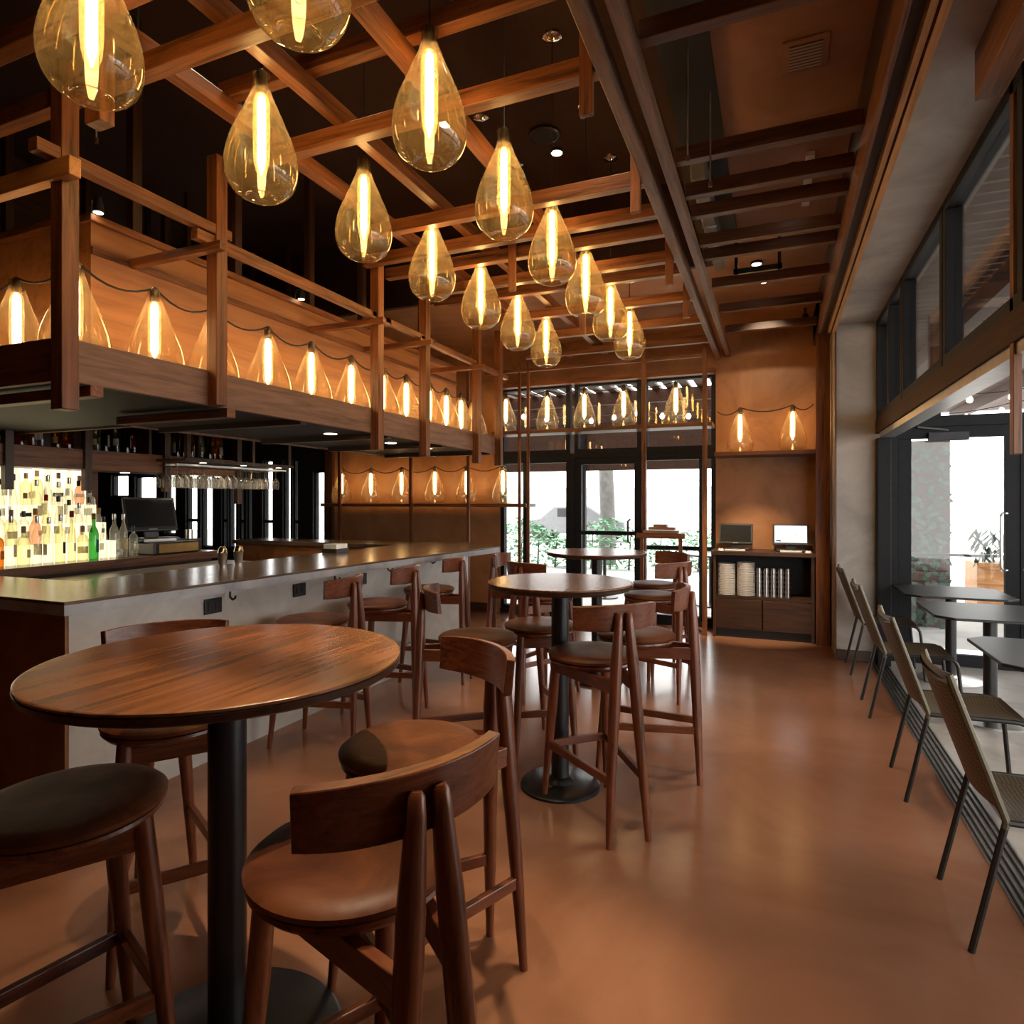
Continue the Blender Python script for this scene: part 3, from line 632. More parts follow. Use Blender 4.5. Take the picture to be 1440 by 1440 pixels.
# ------------------------------------------------------------------ POS terminals
def pos_terminal(loc, rz, label, lit, logo=False):
    t = thing('pos_terminal', label, 'till screen', loc, w=False, rz=rz)
    B(-.15,.15,-.10,.10,0,.025).build('base', M['black'], t, bevel=.006)
    MB().bar((0,.03,.02),(0,.055,.16),.10,.03,(0,1,0)).build('stand', M['black'], t, bevel=.004)
    a = math.radians(18)
    def tilt(mb):
        mb.v = [(x, y*math.cos(a)+z*math.sin(a)*1.0+.0, -y*math.sin(a)+z*math.cos(a)+.07) for x,y,z in mb.v]; return mb
    tilt(B(-.185,.185,.0,.03,0,.245)).build('housing', M['black'], t, bevel=.008)
    sc = tilt(B(-.165,.165,-.003,.0,.03,.225)).build('screen', M['screen'] if lit else M['scrdark'], t)
    if lit:
        tilt(B(-.15,-.10,-.0045,-.003,.04,.055)).build('button', M['frame'], sc)
        tilt(B(-.05,.06,-.0045,-.003,.12,.128)).build('text_line', M['disc'], sc)
    else: tilt(B(-.03,.03,-.0045,-.003,.008,.016)).build('nameplate', M['steel'], t)
    B(-.11,.11,-.13,-.10,.0,.018).build('card_reader', M['white'], t, bevel=.004)
    return t
pos_terminal((-5.36,4.14,1.16), PI/2-.25, 'dark till screen on a printer on the back bar', False).scale = (1.25,1.25,1.35)
t = thing('receipt_printer', 'black and steel printer under the back bar till screen', 'printer', (-5.4,4.2,1.046))
B(-5.62,-5.14,3.98,4.46,1.046,1.155).build('body', M['black'], t, bevel=.01); B(-5.138,-5.13,4.02,4.44,1.06,1.14).build('front_plate', M['brass'], t)
t = thing('drink_mixer', 'small steel mixer beside the back bar printer', 'mixer', (-5.4,4.56,1.046))
B(-5.5,-5.3,4.49,4.63,1.046,1.16).build('body', M['blackm'], t, bevel=.01); MB().cyl((-5.4,4.56),.04,1.16,1.25).build('cup', M['steel'], t, True)

# ------------------------------------------------------------------ tables
def table(x, y, r, br, cr, label, h=1.10):
    t = thing('bar_table', label, 'table', (x,y,0), 'round bar tables')
    MB().lathe([(.0001,h-.010),(r-.003,h-.010),(r,h-.007),(r,h-.002),(r-.002,h-.0004),(r-.006,h),(r-.012,h),(.0001,h)],90,(x,y,0)).build('tabletop', M['table'], t, True)
    MB().lathe([(r-.012,h-.034),(r-.002,h-.028),(r+.001,h-.012),(r-.004,h-.0101)],90,(x,y,0)).build('edge_band', M['tedge'], t, True)
    MB().lathe([(r*.5,h-.052),(r*.5,h-.034)],40,(x,y,0)).build('top_plate', M['black'], t, True)
    MB().lathe([(cr,.02),(cr,h-.05)],28,(x,y,0)).build('column', M['black'], t, True)
    MB().lathe([(br,0),(br,.012),(br-.012,.022),(cr+.03,.028),(cr+.01,.05),(cr,.055)],48,(x,y,0)).build('base', M['black'], t, True)
    return t
table(-1.398,1.305,.470,.31,.05,'large round oak bar table nearest the viewer on a black column')
table(-1.07,3.235,.388,.215,.047,'round bar table in the middle of the floor on black base')
table(-1.409,5.256,.423,.22,.045,'round bar table standing before the far door')

# ------------------------------------------------------------------ bar stools
def slab_arc(r, a0, a1, z0, z1, th, cy, n=18, lean=.0):
    rings = []
    for i in range(n+1):
        u = i/n; a = a0+(a1-a0)*u; e = 1-.10*abs(2*u-1)**3
        zc = (z0+z1)/2; hh = (z1-z0)/2*e
        ri, ro = r-th/2, r+th/2
        def P(rr, z): k = (z-zc)*lean; return ((rr+k)*math.sin(a), cy-(rr+k)*math.cos(a), z)
        rings.append([P(ri,zc-hh),P(ro,zc-hh+.004),P(ro,zc+hh-.004),P(ri,zc+hh)])
    return MB().sweep(rings)
def make_stool():
    t = thing('bar_stool', 'x', 'bar stool', w=False, group='walnut bar stools')
    MB().lathe([(.0001,.790),(.10,.793),(.175,.793),(.207,.788),(.220,.777),(.218,.765),(.206,.760)],44).build('seat', M['leather'], t, True)
    MB().lathe([(.165,.722),(.200,.733),(.214,.748),(.212,.757),(.18,.760)],44).build('seat_rim', M['stool_x'], t, True)
    for s in (-1,1):
        MB().tube([(s*.180,.190,0),(s*.166,.168,.25),(s*.152,.146,.50),(s*.140,.124,.745)],[.0135,.021,.026,.024],14).build('front_leg', M['stool_z'], t, True)
    for s in (-1,1):
        MB().tube([(s*.100,-.352,0),(s*.082,-.340,.28),(s*.058,-.326,.60),(s*.040,-.316,.83),(s*.027,-.310,.98),(s*.025,-.308,1.018),(s*.024,-.3075,1.026)],[.0135,.021,.0265,.026,.019,.016,.010],14).build('rear_leg', M['stool_z'], t, True)
    slab_arc(.36,-.62,.62,.935,1.06,.026,.075,20,.10).build('backrest', M['stool_x'], t, True, .003)
    for s in (-1,1):
        MB().bar((s*.142,.13,.695),(s*.055,-.320,.695),.026,.062).build('side_rail', M['stool_y'], t, bevel=.003)
        MB().bar((s*.164,.166,.285),(s*.083,-.338,.285),.022,.038).build('side_stretcher', M['stool_y'], t, bevel=.003)
    MB().bar((-.14,.128,.695),(.14,.128,.695),.026,.062).build('front_rail', M['stool_x'], t, bevel=.003)
    MB().bar((-.164,.166,.285),(.164,.166,.285),.022,.038).build('front_stretcher', M['stool_x'], t, bevel=.003)
    return t
stool0 = make_stool(); sf = [True]
def stool(x, y, fx, fy, label, tan=False):
    if sf[0]:
        sf[0] = False; o = stool0; o.location = (x,y,0); o.rotation_euler = (0,0,face(fx,fy)); o['label'] = label
    else: o = dup(stool0,(x,y,0),face(fx,fy),label)
    return o
stool(-1.635,1.03,.35,.94,'brown leather bar stool at the near table, close left, backrest out of view')
stool(-1.98,1.60,.81,-.587,'bar stool behind the near table, backrest rising above the tabletop')
stool(-.835,1.115,-.88,.475,'largest bar stool in front, its curved backrest turned to the viewer')
stool(-1.03,1.67,-.53,-.85,'bar stool right of the near table with tan lit seat')
stool(-2.72,3.22,-1,-.1,'nearest of the three bar stools drawn up to the bar')
stool(-2.72,3.93,-1,-.1,'middle one of the three bar stools drawn up to the bar')
stool(-2.76,4.75,-1,-.1,'farthest of the three bar stools drawn up to the bar')
stool(-.84,3.05,-.66,.72,'bar stool at the middle table nearest the viewer, legs toward the viewer')
stool(-.735,3.60,-1,-.08,'bar stool on the aisle side of the middle table')
stool(-1.53,3.17,.87,.50,'bar stool on the bar side of the middle table, backrest seen edge-on')
stool(-1.33,3.63,.50,-.82,'bar stool beyond the middle table facing the viewer')
stool(-1.70,4.78,.40,.92,'bar stool at the far table with its backrest toward the viewer')
stool(-2.05,5.25,1,.1,'bar stool at the far table on the bar side')
stool(-.92,5.12,-.75,.45,'bar stool at the far table nearer on the aisle side')
stool(-1.02,5.80,-.55,-.75,'bar stool at the far table beyond the aisle-side stool')

# ------------------------------------------------------------------ far shelves
def shelf(name, x0, x1, y0, y1, z, label, posts=(), th=.045, pz=(0,3.3)):
    t = thing(name, label, 'shelf', ((x0+x1)/2,(y0+y1)/2,z))
    B(x0,x1,y0,y1,z-th,z).build('shelf_board', M['wood_x'], t, bevel=.003)
    for (x,w,za,zb) in posts: B(x-w/2,x+w/2,y0-w,y0-.002,za,zb).build('post', M['wood_z'], t, bevel=.003)
    return t
shelf('lamp_shelf',-3.42,-.66,7.50,7.82,2.44,'timber lamp shelf across the far windows',[(-3.02,.035,0,3.3),(-2.90,.035,0,3.3),(-1.43,.05,0,3.3),(-.74,.05,0,3.42)])
t = thing('timber_lintel','timber rails fixed across the top of the far windows','rail',(-2,7.6,3.1))
B(-3.5,-.66,7.82,7.94,3.06,3.12).build('rail', M['wood_x'], t); B(-3.5,-.74,7.46,7.50,3.18,3.22).build('rail', M['wood_x'], t, bevel=.003)
xs = [-3.287,-2.707,-2.213,-1.715,-1.089]; pts = []
for i,x in enumerate(xs):
    jug((x,7.66,2.441),'%s jug lamp from the left on the shelf across the far windows'%ordw(i),'jug lamps across the far windows'); pts.append((x,7.66,2.956))
string(pts,'c','dark cable between the lamps across the far windows',.05)
shelf('lamp_shelf',-6.2,-2.94,7.50,7.86,1.46+.04,'low timber lamp shelf against the copper far wall',[(-5.83,.045,0,3.3),(-4.63,.045,0,3.3),(-3.75,.04,0,3.3)])
xs = [-5.94,-5.42,-4.90,-4.36,-3.87,-3.33]; pts = []
for i,x in enumerate(xs):
    jug((x,7.66,1.501),'%s jug lamp from the left on the low far shelf'%ordw(i),'jug lamps on the low far shelf'); pts.append((x,7.66,2.016))
string(pts,'c','dark cable between the lamps on the low far shelf',.08)
shelf('lamp_shelf',-.64,.45,7.50,7.94,2.09,'timber lamp shelf above the service cabinet')
pts = []
for i,x in enumerate((-.37,.18)):
    jug((x,7.68,2.091),'%s jug lamp on the shelf above the service cabinet'%['left','right'][i],'jug lamps above the service cabinet'); pts.append((x,7.68,2.606))
string([(-.64,7.9,2.60)]+pts+[(.40,7.9,2.63)],'c','dark cable over the lamps above the service cabinet',.06)
t = thing('menu_ledge','timber ledge before the right far window holding brown parcels','ledge',(-1.2,7.5,1.15))
B(-1.5,-.95,7.36,7.44,1.10,1.16).build('ledge_board', M['wood_x'], t, bevel=.003); B(-1.46,-1.42,7.38,7.42,0,1.10).build('leg', M['wood_z'], t); B(-1.02,-.98,7.38,7.42,0,1.10).build('leg', M['wood_z'], t)
for i,(x0,x1,z) in enumerate([(-1.42,-1.02,1.162),(-1.36,-1.06,1.20),(-1.30,-1.15,1.232)]):
    tag(B(x0,x1,7.345,7.455,z,z+.032).build('parcel', M['copper2'], bevel=.004), '%s brown parcel of the pile on the window ledge'%['bottom','middle','top'][i], 'parcel', 'parcels on the window ledge')

# ------------------------------------------------------------------ service cabinet
XA, XE = -.65, .39
cab = thing('service_cabinet','dark timber service cabinet with open shelf against the far wall','cabinet',(-.13,7.7,0))
B(XA-.02,XE+.02,7.45,7.94,.925,.97).build('top', M['dkwood_x'], cab, bevel=.004)
for x in (XA,XE-.03): B(x,x+.03,7.48,7.94,0,.925).build('side_panel', M['dkwood_z'], cab)
B(XA+.03,XE-.03,7.90,7.94,.0,.925).build('back_panel', M['dark'], cab)
B(XA+.03,XE-.03,7.49,7.90,.435,.465).build('shelf', M['dkwood_x'], cab)
for x0,x1 in ((XA+.03,-.135),(-.125,XE-.03)): B(x0,x1,7.48,7.50,.10,.43).build('door', M['dkwood_x'], cab, bevel=.003)
B(XA+.03,XE-.03,7.52,7.55,0,.10).build('plinth', M['dark'], cab)
t = thing('side_unit','narrow black unit between the cabinet and the grey pier','cabinet',(.46,7.7,0))
B(XE+.03,.54,7.50,7.94,0,.93).build('body', M['dark'], t); B(XE+.03,.54,7.47,7.50,.03,.90).build('door', M['dkwood_z'], t, bevel=.003)
pos_terminal((-.42,7.66,.971), 0, 'dark till screen at the left end of the service cabinet', False)
pos_terminal((.16,7.66,.971), 0, 'till with bright white screen on the service cabinet', True)
tag(MB().lathe([(.030,0),(.034,.01),(.036,.19),(.033,.19),(.031,.012)],20).build('metal_tumbler', M['brass'], at=(-.13,7.56,.971), smooth=True), 'tall bronze tumbler between the two till screens', 'tumbler')
for i,(x,lab) in enumerate(((-.57,'beside the left till'),(.40-.07,'beside the right till'))):
    t = thing('mouse', 'small pale mouse on the cabinet top %s'%lab, 'mouse', (x,7.52,.971))
    MB().lathe([(.0001,.028),(.02,.025),(.032,.012),(.034,0)],16,(x,7.52,.971)).build('shell', M['disc'], t, True); MB().cyl((x,7.50),.006,.995,1.001,8).build('wheel', M['black'], t)
pp = [(.0001,.004),(.06,.004),(.075,.008),(.092,.016),(.094,.017),(.09,.0135),(.072,.004),(.058,0),(.0001,0)]
plate0 = None
for sidx,(x,n) in enumerate(((-.515,19),(-.305,20))):
    for i in range(n):
        lab = '%s white plate from the bottom, %s stack on the cabinet shelf'%(ordw(i),['left','right'][sidx])
        loc = (x,7.60,.466+i*.0188)
        if plate0 is None:
            plate0 = tag(MB().lathe([(.0001,0),(.062,0),(.086,.003),(.0965,.0055),(.098,.008),(.0975,.0176),(.094,.018),(.080,.010),(.0001,.008)],28).build('plate', M['white'], at=loc, smooth=True), lab, 'plate', 'white plates stacked in the cabinet')
            plate0.data.transform(Matrix.Translation(Vector(loc)))
        else:
            o = plate0.copy(); C.objects.link(o); o.location = loc; o['label'] = lab
cup0 = None
for a in range(5):
    for i in range(6):
        lab = '%s steel cup from the bottom, %s column from the left in the cabinet'%(ordw(i),ordw(a))
        loc = (-.165+a*.074,7.585,.466+i*.052)
        if cup0 is None:
            cup0 = tag(MB().lathe([(.034,0),(.0345,.006),(.026,.058),(.0001,.058)],16).build('steel_cup', M['steel'], at=loc, smooth=True), lab, 'cup', 'steel cups stacked in the cabinet')
            cup0.data.transform(Matrix.Translation(Vector(loc)))
        else:
            o = cup0.copy(); C.objects.link(o); o.location = loc; o['label'] = lab

# ------------------------------------------------------------------ patio chairs, tables
def rounded(pts, r=.05, n=5):
    P = [Vector(p) for p in pts]; out = [P[0]]
    for a, b, c in zip(P, P[1:], P[2:]):
        d1 = (a-b).normalized()*min(r,(a-b).length*.45); d2 = (c-b).normalized()*min(r,(c-b).length*.45)
        for k in range(n+1):
            u = k/n; out.append((b+d1)*(1-u)**2+b*2*u*(1-u)+(b+d2)*u*u)
    return out+[P[-1]]
def make_chair():
    t = thing('patio_chair','x','chair',w=False,group='olive metal chairs along the open front')
    for s in (-1,1):
        MB().tube([(s*.225,-.285,0),(s*.2185,-.190,.440)],.0115,8).build('rear_leg', M['olegs'], t, True)
        MB().tube(rounded([(s*.2186,-.191,.436),(s*.218,-.185,.457),(s*.205,-.345,.93)],.012),.0120,8).build('back_post', M['olive'], t, True)
        MB().tube(rounded([(s*.218,-.19,.455),(s*.222,.235,.465),(s*.228,.275,0)],.07),.0115,8).build('front_leg', M['olegs'], t, True)
    rings = []
    for i in range(13):
        u = i/12; x = -.205+.41*u; sag = .035*(1-(2*u-1)**2)
        rings.append([(x,-.35-sag*.6,.925+.012*(2*u-1)**2-sag*.3),(x,-.338-sag*.6,.935-sag*.3),(x,-.342-sag*.6,.90-sag*.3),(x,-.354-sag*.6,.90-sag*.3)])
    MB().sweep(rings).build('top_rail', M['olive'], t, True)
    nx, nz = 10, 12; vs = []; fs = []
    for layer in (0,1):
        for j in range(nz+1):
            for i in range(nx+1):
                u = i/nx; w = j/nz; x = -.20+.40*u; z = .49+.42*w; y = -.197-.148*w-.03*(1-(2*u-1)**2)-layer*.008
                vs.append((x,y,z))
    L = (nx+1)*(nz+1)
    for j in range(nz):
        for i in range(nx):
            a = j*(nx+1)+i; fs += [(a,a+1,a+nx+2,a+nx+1),(L+a,L+a+nx+1,L+a+nx+2,L+a+1)]
    MB().add(vs,fs).build('back_panel', M['weave'], t, True)
    vs = []; fs = []; ny = 10
    for layer in (0,1):
        for j in range(ny+1):
            for i in range(nx+1):
                u = i/nx; w = j/ny; vs.append((-.212+.424*u,-.185+.41*w,.462+.004*w-.022*(1-(2*u-1)**2)*(1-(2*w-1)**4)-layer*.008))
    L = (nx+1)*(ny+1)
    for j in range(ny):
        for i in range(nx):
            a = j*(nx+1)+i; fs += [(a,a+1,a+nx+2,a+nx+1),(L+a,L+a+nx+1,L+a+nx+2,L+a+1)]
    MB().add(vs,fs).build('seat', M['weave'], t, True)
    MB().tube([(-.205,-.188,.458),(.205,-.188,.458)],.009,8).build('cross_bar', M['olive'], t, True)
    MB().tube([(-.21,.22,.455),(.21,.22,.455)],.009,8).build('cross_bar', M['olive'], t, True)
    return t
ch0 = make_chair()
labs = ['nearest','second','third','farthest']
for i,y in enumerate((2.80,3.96,5.30,6.50)):
    lab = '%s olive metal chair from the viewer with its back legs inside the open front'%labs[i]
    if i == 0: ch0.location = (.90,y,0); ch0.rotation_euler = (0,0,face(1,0)); ch0['label'] = lab
    else: dup(ch0,(.90,y,0),face(1,0),lab)
for i,y in enumerate((4.0,5.35,6.6)):
    dup(ch0,(2.55,y,-.02),face(-1,.05),'%s olive chair from the viewer across the patio tables'%ordw(i),'olive chairs across the patio tables')
def ptable(x0,x1,y,w,label):
    h = .75; c = .10
    t = thing('patio_table',label,'table',((x0+x1)/2,y,-.02),'patio tables along the open front')
    y0,y1 = y-w/2,y+w/2
    MB().prism([(x0+c,y0),(x1-c,y0),(x1,y0+c),(x1,y1-c),(x1-c,y1),(x0+c,y1),(x0,y1-c),(x0,y0+c)],h-.018,h).build('tabletop', M['blackm'], t, bevel=.004)
    xm = (x0+x1)/2
    B(xm-.2,xm+.2,y-.03,y+.03,h-.05,h-.018).build('bracket', M['black'], t, bevel=.008)
    MB().cyl((xm,y),.042,0,h-.05).build('column', M['black'], t, True)
    MB().lathe([(.24,-.02),(.24,-.008),(.05,.01),(.042,.03)],32,(xm,y,0)).build('base', M['steel'], t, True)
for i,y in enumerate((4.02,5.42,6.50)): ptable(1.01,1.80,y,.80,'dark patio table %s'%['facing the second chair from the viewer','facing the third chair from the viewer','facing the farthest chair, beside the patio door'][i])

# ------------------------------------------------------------------ patio
S(B(.97,9,-6,7.6,-.10,-.02).build('floor', M['paver']), 'pale grey paved patio floor beyond the open front', 'patio floor')
S(B(-30,30,YF+.15,40,-.16,-.06).build('ground', M['concrete']), 'bright pavement outside the far windows', 'ground')
S(B(9,40,-12,YF+.15,-.18,-.08).build('ground', M['concrete']), 'bright pavement beyond the patio', 'ground')
YD = 7.10
xframed('door_2', YD, 1.10, 2.06, -.02, 2.24, [], 'glazed patio door in a charcoal frame at the end of the patio', .11, .06, (), 'door')
S(B(.96,1.10,YD-.04,YD+.04,-.02,2.34).build('trim_26', M['frame']), 'charcoal post left of the patio door', 'post')
S(B(2.06,2.16,YD-.04,YD+.04,-.02,2.34).build('trim_27', M['frame']), 'charcoal post right of the patio door', 'post')
S(B(.96,2.16,YD-.05,YD+.05,2.24,2.34).build('trim_28', M['frame']), 'charcoal head above the patio door', 'trim')
S(B(1.36,1.45,YD-.03,YD+.03,2.34,3.0).build('trim_29', M['frame']), 'charcoal strut above the patio door', 'post')
t = thing('door_closer','grey closer arm at the top of the patio door','door closer',(1.45,YD-.06,2.15))
B(1.34,1.66,YD-.09,YD-.035,2.10,2.18).build('body', M['closer'], t, bevel=.006); MB().bar((1.5,YD-.06,2.20),(1.25,YD-.08,2.235),.02,.015).build('arm', M['black'], t)
t = thing('pull_handle','curved steel pull on the patio door','handle',(1.93,YD-.06,1.1))
MB().tube(rounded([(1.95,YD-.03,1.42),(1.90,YD-.09,1.42),(1.90,YD-.09,.90),(1.95,YD-.03,.90)],.04),.013,8).build('grip', M['steel'], t, True)
for z in (.90,1.42): MB().lathe([(.02,-.006),(.02,.006)],12,(1.95,YD-.032,z)).build('rose', M['steel'], t, True)
pg = thing('pergola','dark slatted pergola roof over the patio','pergola',(3,3,2.9))
mb = MB()
for i in range(120): mb.box(1.05,9.0,-2.6+i*.145,-2.6+i*.145+.115,3.28,3.31)
mb.build('slat_roof', M['pergola'], pg)
for x in (1.6,3.2,4.8,6.4,8.0): B(x-.05,x+.05,-2.6,14.7,3.10,3.28).build('roof_beam', M['pergola'], pg)
for (x,y) in ((8.0,-2.5),(8.0,4.3),(8.0,10.4),(4.8,14.5)): B(x-.06,x+.06,y-.06,y+.06,-.02,3.10).build('post', M['frame'], pg)
pg2 = thing('pergola','dark slatted pergola roof outside the far windows','pergola',(-2,10,2.9))
mb = MB()
for i in range(44): mb.box(-9+i*.21,-9+i*.21+.12,8.12,11.4,3.16,3.20)
mb.build('slat_roof', M['pergola'], pg2)
for y in (9.3,10.4,11.4): B(-9,.9,y-.05,y+.05,2.98,3.16).build('roof_beam', M['pergola'], pg2)
for x in (-6.0,-3.3,-.1): B(x-.05,x+.05,11.3,11.4,-.06,2.98).build('post', M['frame'], pg2)
B(-9,.9,11.40,11.46,2.10,2.98).build('fascia', M['pergola'], pg2)
def festoon(name,label,pts,bulbs,loc):
    t = thing('string_lights',label,'string lights',loc)
    path = []
    for a,b in zip(pts,pts[1:]):
        a,b = Vector(a),Vector(b)
        for k in range(7):
            u = k/7; p = a.lerp(b,u); p.z -= .12*4*u*(1-u); path.append(p)
    path.append(Vector(pts[-1]))
    MB().tube(path,.006,5).build('cable', M['cord'], t, True)
    n = len(path)
    for k in range(bulbs):
        f = (k+.5)/bulbs*(n-1); i = int(f); p = path[i].lerp(path[min(i+1,n-1)],f-i)
        MB().lathe([(.0001,-.115),(.022,-.108),(.036,-.085),(.036,-.065),(.022,-.04),(.012,-.03)],12,p).build('bulb', M['globe'], t, True)
festoon('a','nearest festoon of globe bulbs hung over the patio',[(1.6,7.8,2.96),(3.2,8.0,2.96),(4.8,7.7,2.96),(6.4,8.1,2.96)],11,(1.6,7.8,2.9))
festoon('b','middle festoon of globe bulbs hung over the patio',[(1.6,9.4,2.96),(3.2,9.1,2.96),(4.8,9.5,2.96),(6.4,9.2,2.96)],12,(1.6,9.4,2.9))
festoon('d','farthest festoon of globe bulbs hung over the patio',[(1.6,11.4,2.96),(3.2,11.0,2.96),(4.8,11.3,2.96),(6.4,11.0,2.96)],12,(1.6,11.4,2.9))
festoon('c','festoon of globe bulbs outside the far windows',[(-6.0,9.4,2.96),(-3.6,9.3,2.96),(-2.0,9.6,2.96),(-.2,9.3,2.96)],14,(-6,9.4,2.9))
t = thing('patio_railing','dark railing at the end of the patio','railing',(2.5,7.9,0))
B(1.15,6.4,8.3,8.34,.92,.95).build('hand_rail', M['black'], t); 
for x in (1.2,2.4,3.6,4.8,6.3): B(x-.02,x+.02,8.3,8.34,-.06,.92).build('post', M['black'], t)
t = thing('slant_stand','dark post with a slanted timber arm standing on the patio','stand',(2.05,6.2,-.02))
B(2.03,2.07,6.18,6.22,-.02,1.05).build('post', M['olive'], t); MB().bar((2.05,6.2,.80),(1.83,6.16,1.0),.04,.04).build('arm', M['wood_x'], t); MB().lathe([(.16,-.02),(.16,0),(.03,.02)],20,(2.05,6.2,0)).build('base', M['black'], t, True)
# greenery outside
def hedge(x0,x1,y,h,label,n):
    t = thing('hedge',label,'hedge',((x0+x1)/2,y,-.06)); mb = MB(); rng = random.Random(int(x0*10)+5)
    for i in range(n):
        x = rng.uniform(x0,x1); z = rng.uniform(.0,h)*(.8+.2*math.sin(x*3)); yy = y+rng.uniform(-.45,.45); a = rng.uniform(0,6.28); s = rng.uniform(.05,.10); e = rng.uniform(-.8,.8)
        d = Vector((math.cos(a),math.sin(a),e)).normalized()*s; w = Vector((-math.sin(a),math.cos(a),.3))*s*.5; p = Vector((x,yy,z))
        mb.add([p-d,p+w,p+d,p-w],[(0,1,2,3)])
    mb.build('foliage', M['leaf'], t)
    for k in range(8):
        x = x0+(x1-x0)*(k+.5)/8; MB().tube([(x,y,-.06),(x+.05,y,h*.7)],[.03,.012],6).build('stem', M['bark'], t, True)
hedge(-6.5,-2.9,14.5,1.15,'green clipped hedge outside the left far window',1500)
hedge(-2.7,.8,14.8,.95,'lower green hedge outside the far door',1200)
t = thing('street_tree','pale tree trunk outside the far door','tree',(-3.92,15.6,-.06))
MB().tube([(-3.92,15.6,-.06),(-3.90,15.6,1.2),(-3.95,15.6,2.6),(-3.87,15.6,4.2),(-3.97,15.6,6.0)],[.24,.19,.18,.17,.15],14).build('trunk', M['bark'], t, True)
mb = MB(); rng = random.Random(4)
for i in range(900):
    a = rng.uniform(0,6.28); r = 2.0*rng.random()**.5; p = Vector((-3.92+r*math.cos(a),15.6+r*math.sin(a),rng.uniform(5.2,7.6))); d = Vector((rng.uniform(-1,1),rng.uniform(-1,1),rng.uniform(-.5,.5))).normalized()*.14; w = d.cross(Vector((0,0,1)))*.5
    mb.add([p-d,p+w,p+d,p-w],[(0,1,2,3)])
mb.build('foliage', M['leaf'], t)
t = thing('parked_car','dark grey car parked across the street outside','car',(-7.4,24.5,-.06))
prof = [(-2.1,.25),(-2.15,.7),(-1.3,.85),(-.7,1.32),(.7,1.34),(1.4,.9),(2.1,.78),(2.15,.3)]
mb = MB(); vs = [(-7.4+x,23.7,z) for x,z in prof]+[(-7.4+x,25.3,z) for x,z in prof]; n = len(prof)
mb.add(vs,[tuple(range(n)),tuple(range(2*n-1,n-1,-1))]+[(i,n+i,n+(i+1)%n,(i+1)%n) for i in range(n)]).build('body', M['car'], t, bevel=.05)
for x in (-1.3,1.35):
    for y in (23.68,25.12): MB().tube([(-7.4+x,y,.27),(-7.4+x,y+.2,.27)],.33,18).build('wheel', M['black'], t, True)
B(-7.95,-6.8,23.68,23.70,.92,1.25).build('side_window', M['scrdark'], t)
for i,(x,y) in enumerate([(-2.6,10.2),(-.9,10.0)]):
    t = thing('terrace_table','%s small dark table outside the far windows'%['left','right'][i],'table',(x,y,-.06),'terrace tables outside the far windows')
    MB().lathe([(.34,.70),(.35,.71),(.35,.725)],30,(x,y,0)).build('tabletop', M['blackm'], t, True); MB().cyl((x,y),.03,-.05,.70).build('column', M['black'], t, True); MB().lathe([(.22,-.06),(.22,-.04),(.03,-.02)],24,(x,y,0)).build('base', M['black'], t, True)
t = thing('street_building','pale low building across the street','building',(0,30,-.06))
B(-30,26,30,34,-.06,2.2).build('wall', M['build'], t)
for x in range(-24,24,6): B(x,x+2.5,29.97,30.0,.6,1.8).build('window', M['disc'], t)
t = thing('patio_building','pale building with dark openings beyond the patio','building',(20,10,-.06))
B(9,26,22,24,-.06,5).build('wall', M['build'], t); B(16,18,21.96,22,1,3).build('window', M['disc'], t); B(11,13,21.96,22,1,3).build('window', M['disc'], t)
t = thing('privacy_screen','dark planted screen seen through the patio door','screen',(1.6,9.4,-.06))
B(1.15,2.02,9.38,9.44,-.06,2.3).build('board', M['pergola'], t); mb = MB(); rng = random.Random(9)
for i in range(420):
    p = Vector((rng.uniform(1.15,2.0),9.33+rng.uniform(-.08,.03),rng.uniform(-.05,2.2))); a = rng.uniform(0,6.28); d = Vector((math.cos(a),.2,math.sin(a)))*rng.uniform(.03,.07); q = Vector((-math.sin(a),.1,math.cos(a)))*.03
    mb.add([p-d,p+q,p+d,p-q],[(0,1,2,3)])
mb.build('foliage', M['dleaf'], t)
t = thing('planter_box','orange brown planter box on the patio beyond the door','planter',(2.9,10.5,-.06))
MB().prism([(2.5,10.2),(3.4,10.2),(3.4,10.8),(2.5,10.8)],-.06,.7).build('box', M['orange_x'], t, bevel=.01)
mb = MB()
for i in range(160):
    p = Vector((rng.uniform(2.5,3.4),rng.uniform(10.2,10.8),rng.uniform(.7,1.1))); a = rng.uniform(0,6.28); d = Vector((math.cos(a),math.sin(a),1)).normalized()*.12; q = Vector((-math.sin(a),math.cos(a),0))*.025
    mb.add([p-d,p+q,p+d,p-q],[(0,1,2,3)])
mb.build('foliage', M['dleaf'], t)

# ------------------------------------------------------------------ lights
def light(name, typ, loc, power, col, size=.05, spot=None, rot=(0,0,0)):
    l = bpy.data.lights.new(name, typ); l.energy = power; l.color = col
    if typ == 'SPOT': l.spot_size = spot; l.spot_blend = .6; l.shadow_soft_size = size
    elif typ == 'POINT': l.shadow_soft_size = size
    o = bpy.data.objects.new(name, l); C.objects.link(o); o.location = loc; o.rotation_euler = rot; return o
WARM = (1, .78, .52)
for y in (2.07,3.35,4.05,4.9,5.55): light('downlight_beam','SPOT',(XC-.42,y,2.05),14,WARM,.04,1.7)
for y in (4.45,4.95,5.45): light('rack_downlight_beam','SPOT',(-5.08,y,1.89),9,WARM,.03,2.4)
for y in (3.25,4.0,4.75): light('shelf_downlight_beam','SPOT',(-5.55,y,1.78),5,WARM,.03,1.8)
for (x,y) in ((XC-.50,2.25),(XC-.50,3.81)):
    o = light('clip_spot_beam','SPOT',(x,y,3.06),8,WARM,.02,1.2); o.rotation_euler = (0,-.35,0)
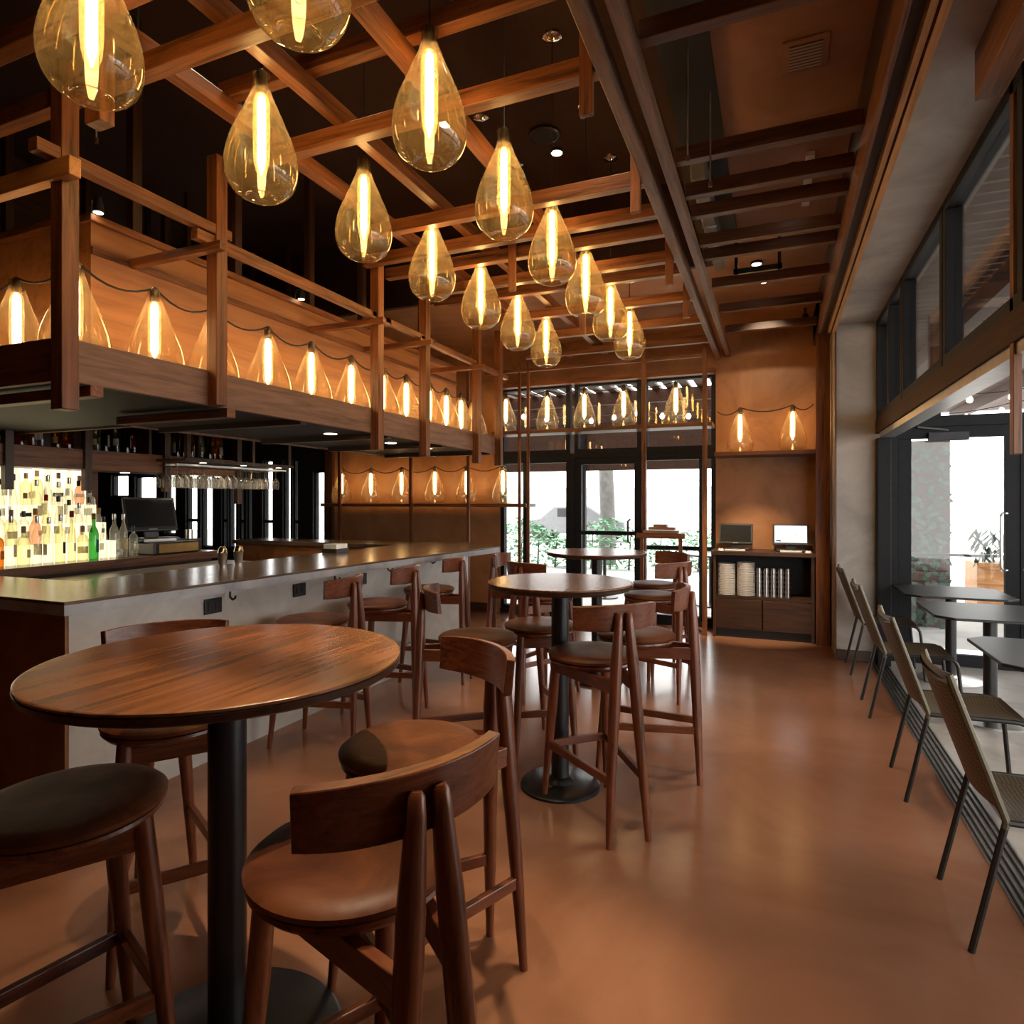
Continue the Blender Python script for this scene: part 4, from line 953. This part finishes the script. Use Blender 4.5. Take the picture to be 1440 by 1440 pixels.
# recessed ceiling spots over the tables; aisle and cabinet ones are added
for (x,y,tx,ty,p) in [(-1.0,1.2,-1.2,1.35,110),(-.85,2.05,-.97,1.60,260),(-.95,2.9,-1.0,3.3,70),(-2.2,2.6,-2.0,1.6,60),(-1.65,4.9,-1.3,5.2,60),(-2.3,4.2,-2.7,4.2,60)]:
    t = thing('ceiling_spot','recessed spot in the dark ceiling above %s'%{-1.0:'the near table',-.95:'the middle table'}.get(x,{(-.85,2.05):'the tan stool',(-2.2,2.6):'the back of the near table',(-1.65,4.9):'the far table',(-2.3,4.2):'the bar stools'}.get((x,y),'')), 'ceiling spot',(x,y,ZV))
    MB().lathe([(.045,-.02),(.055,-.015),(.055,0)],18,(x,y,ZV)).build('trim_ring', M['black'], t, True); MB().lathe([(.0001,-.022),(.045,-.021)],18,(x,y,ZV),False).build('lens', M['down'], t)
    o = light('ceiling_spot_beam','SPOT',(x,y,ZV-.04),p,WARM,.04,.55 if x == -.85 else .95)
    dv = Vector((tx-x,ty-y,1.0-ZV)); o.rotation_euler = dv.to_track_quat('-Z','Y').to_euler()
def portal(loc, rot, sx, sy):
    l = bpy.data.lights.new('window_portal','AREA'); l.shape = 'RECTANGLE'; l.size = sx; l.size_y = sy; l.cycles.is_portal = True
    o = bpy.data.objects.new('window_portal', l); C.objects.link(o); o.location = loc; o.rotation_euler = rot
portal((-2.08,YW+.12,1.6),(-PI/2,0,0),2.86,3.0)
for (x,y,tx,ty,tz,p,lab) in [(-.15,5.9,-.25,7.7,.65,430,'the service cabinet, added to brighten it'),(-.1,6.4,-.1,7.9,2.6,35,'the copper wall'),(.1,4.3,.1,4.4,0,80,'the aisle, added to brighten it')]:  # cabinet and aisle spots are added fill to brighten plates and floor
    t = thing('ceiling_spot','recessed spot in the plaster ceiling lighting %s'%lab,'ceiling spot',(x,y,ZC))
    MB().lathe([(.04,-.02),(.05,-.015),(.05,0)],18,(x,y,ZC)).build('trim_ring', M['black'], t, True); MB().lathe([(.0001,-.022),(.04,-.021)],18,(x,y,ZC),False).build('lens', M['down'], t)
    o = light('ceiling_spot_beam','SPOT',(x,y,ZC-.04),p,WARM,.04,.5 if p > 400 else .9)
    o.rotation_euler = Vector((tx-x,ty-y,tz-ZC)).to_track_quat('-Z','Y').to_euler()
portal((1.06,4.05,1.12),(0,PI/2,0),2.2,5.4)
portal((-9.2,YW+.12,1.4),(-PI/2,0,0),5.6,1.9)

w = bpy.data.worlds.new('sky'); bpy.context.scene.world = w; w.use_nodes = True
bg = w.node_tree.nodes['Background']; bg.inputs[0].default_value = (1, .985, .96, 1); bg.inputs[1].default_value = 4.2

# ------------------------------------------------------------------ camera + render look
cam = bpy.data.cameras.new('camera'); co = bpy.data.objects.new('camera', cam); C.objects.link(co)
cam.sensor_width = 36; cam.lens = 886/1440*36; cam.shift_y = -15/1440; cam.clip_end = 200; cam.clip_start = .02
co.location = (0,0,1.53); co.rotation_euler = (PI/2,0,math.atan(370/886))
sc = bpy.context.scene; sc.camera = co
sc.view_settings.view_transform = 'Standard'; sc.view_settings.look = 'None'; sc.view_settings.gamma = 1; sc.view_settings.exposure = .6
sc.view_settings.use_curve_mapping = False
cy = sc.cycles
cy.use_denoising = True
try: cy.denoiser = 'OPENIMAGEDENOISE'
except Exception: pass
cy.max_bounces = 7; cy.diffuse_bounces = 4; cy.glossy_bounces = 4; cy.transmission_bounces = 6; cy.transparent_max_bounces = 24
cy.caustics_reflective = False; cy.caustics_refractive = False; cy.sample_clamp_indirect = 4; cy.use_light_tree = True
cy.use_adaptive_sampling = True; cy.adaptive_threshold = .02
for o in bpy.data.objects:
    if '_w' in o: del o['_w']
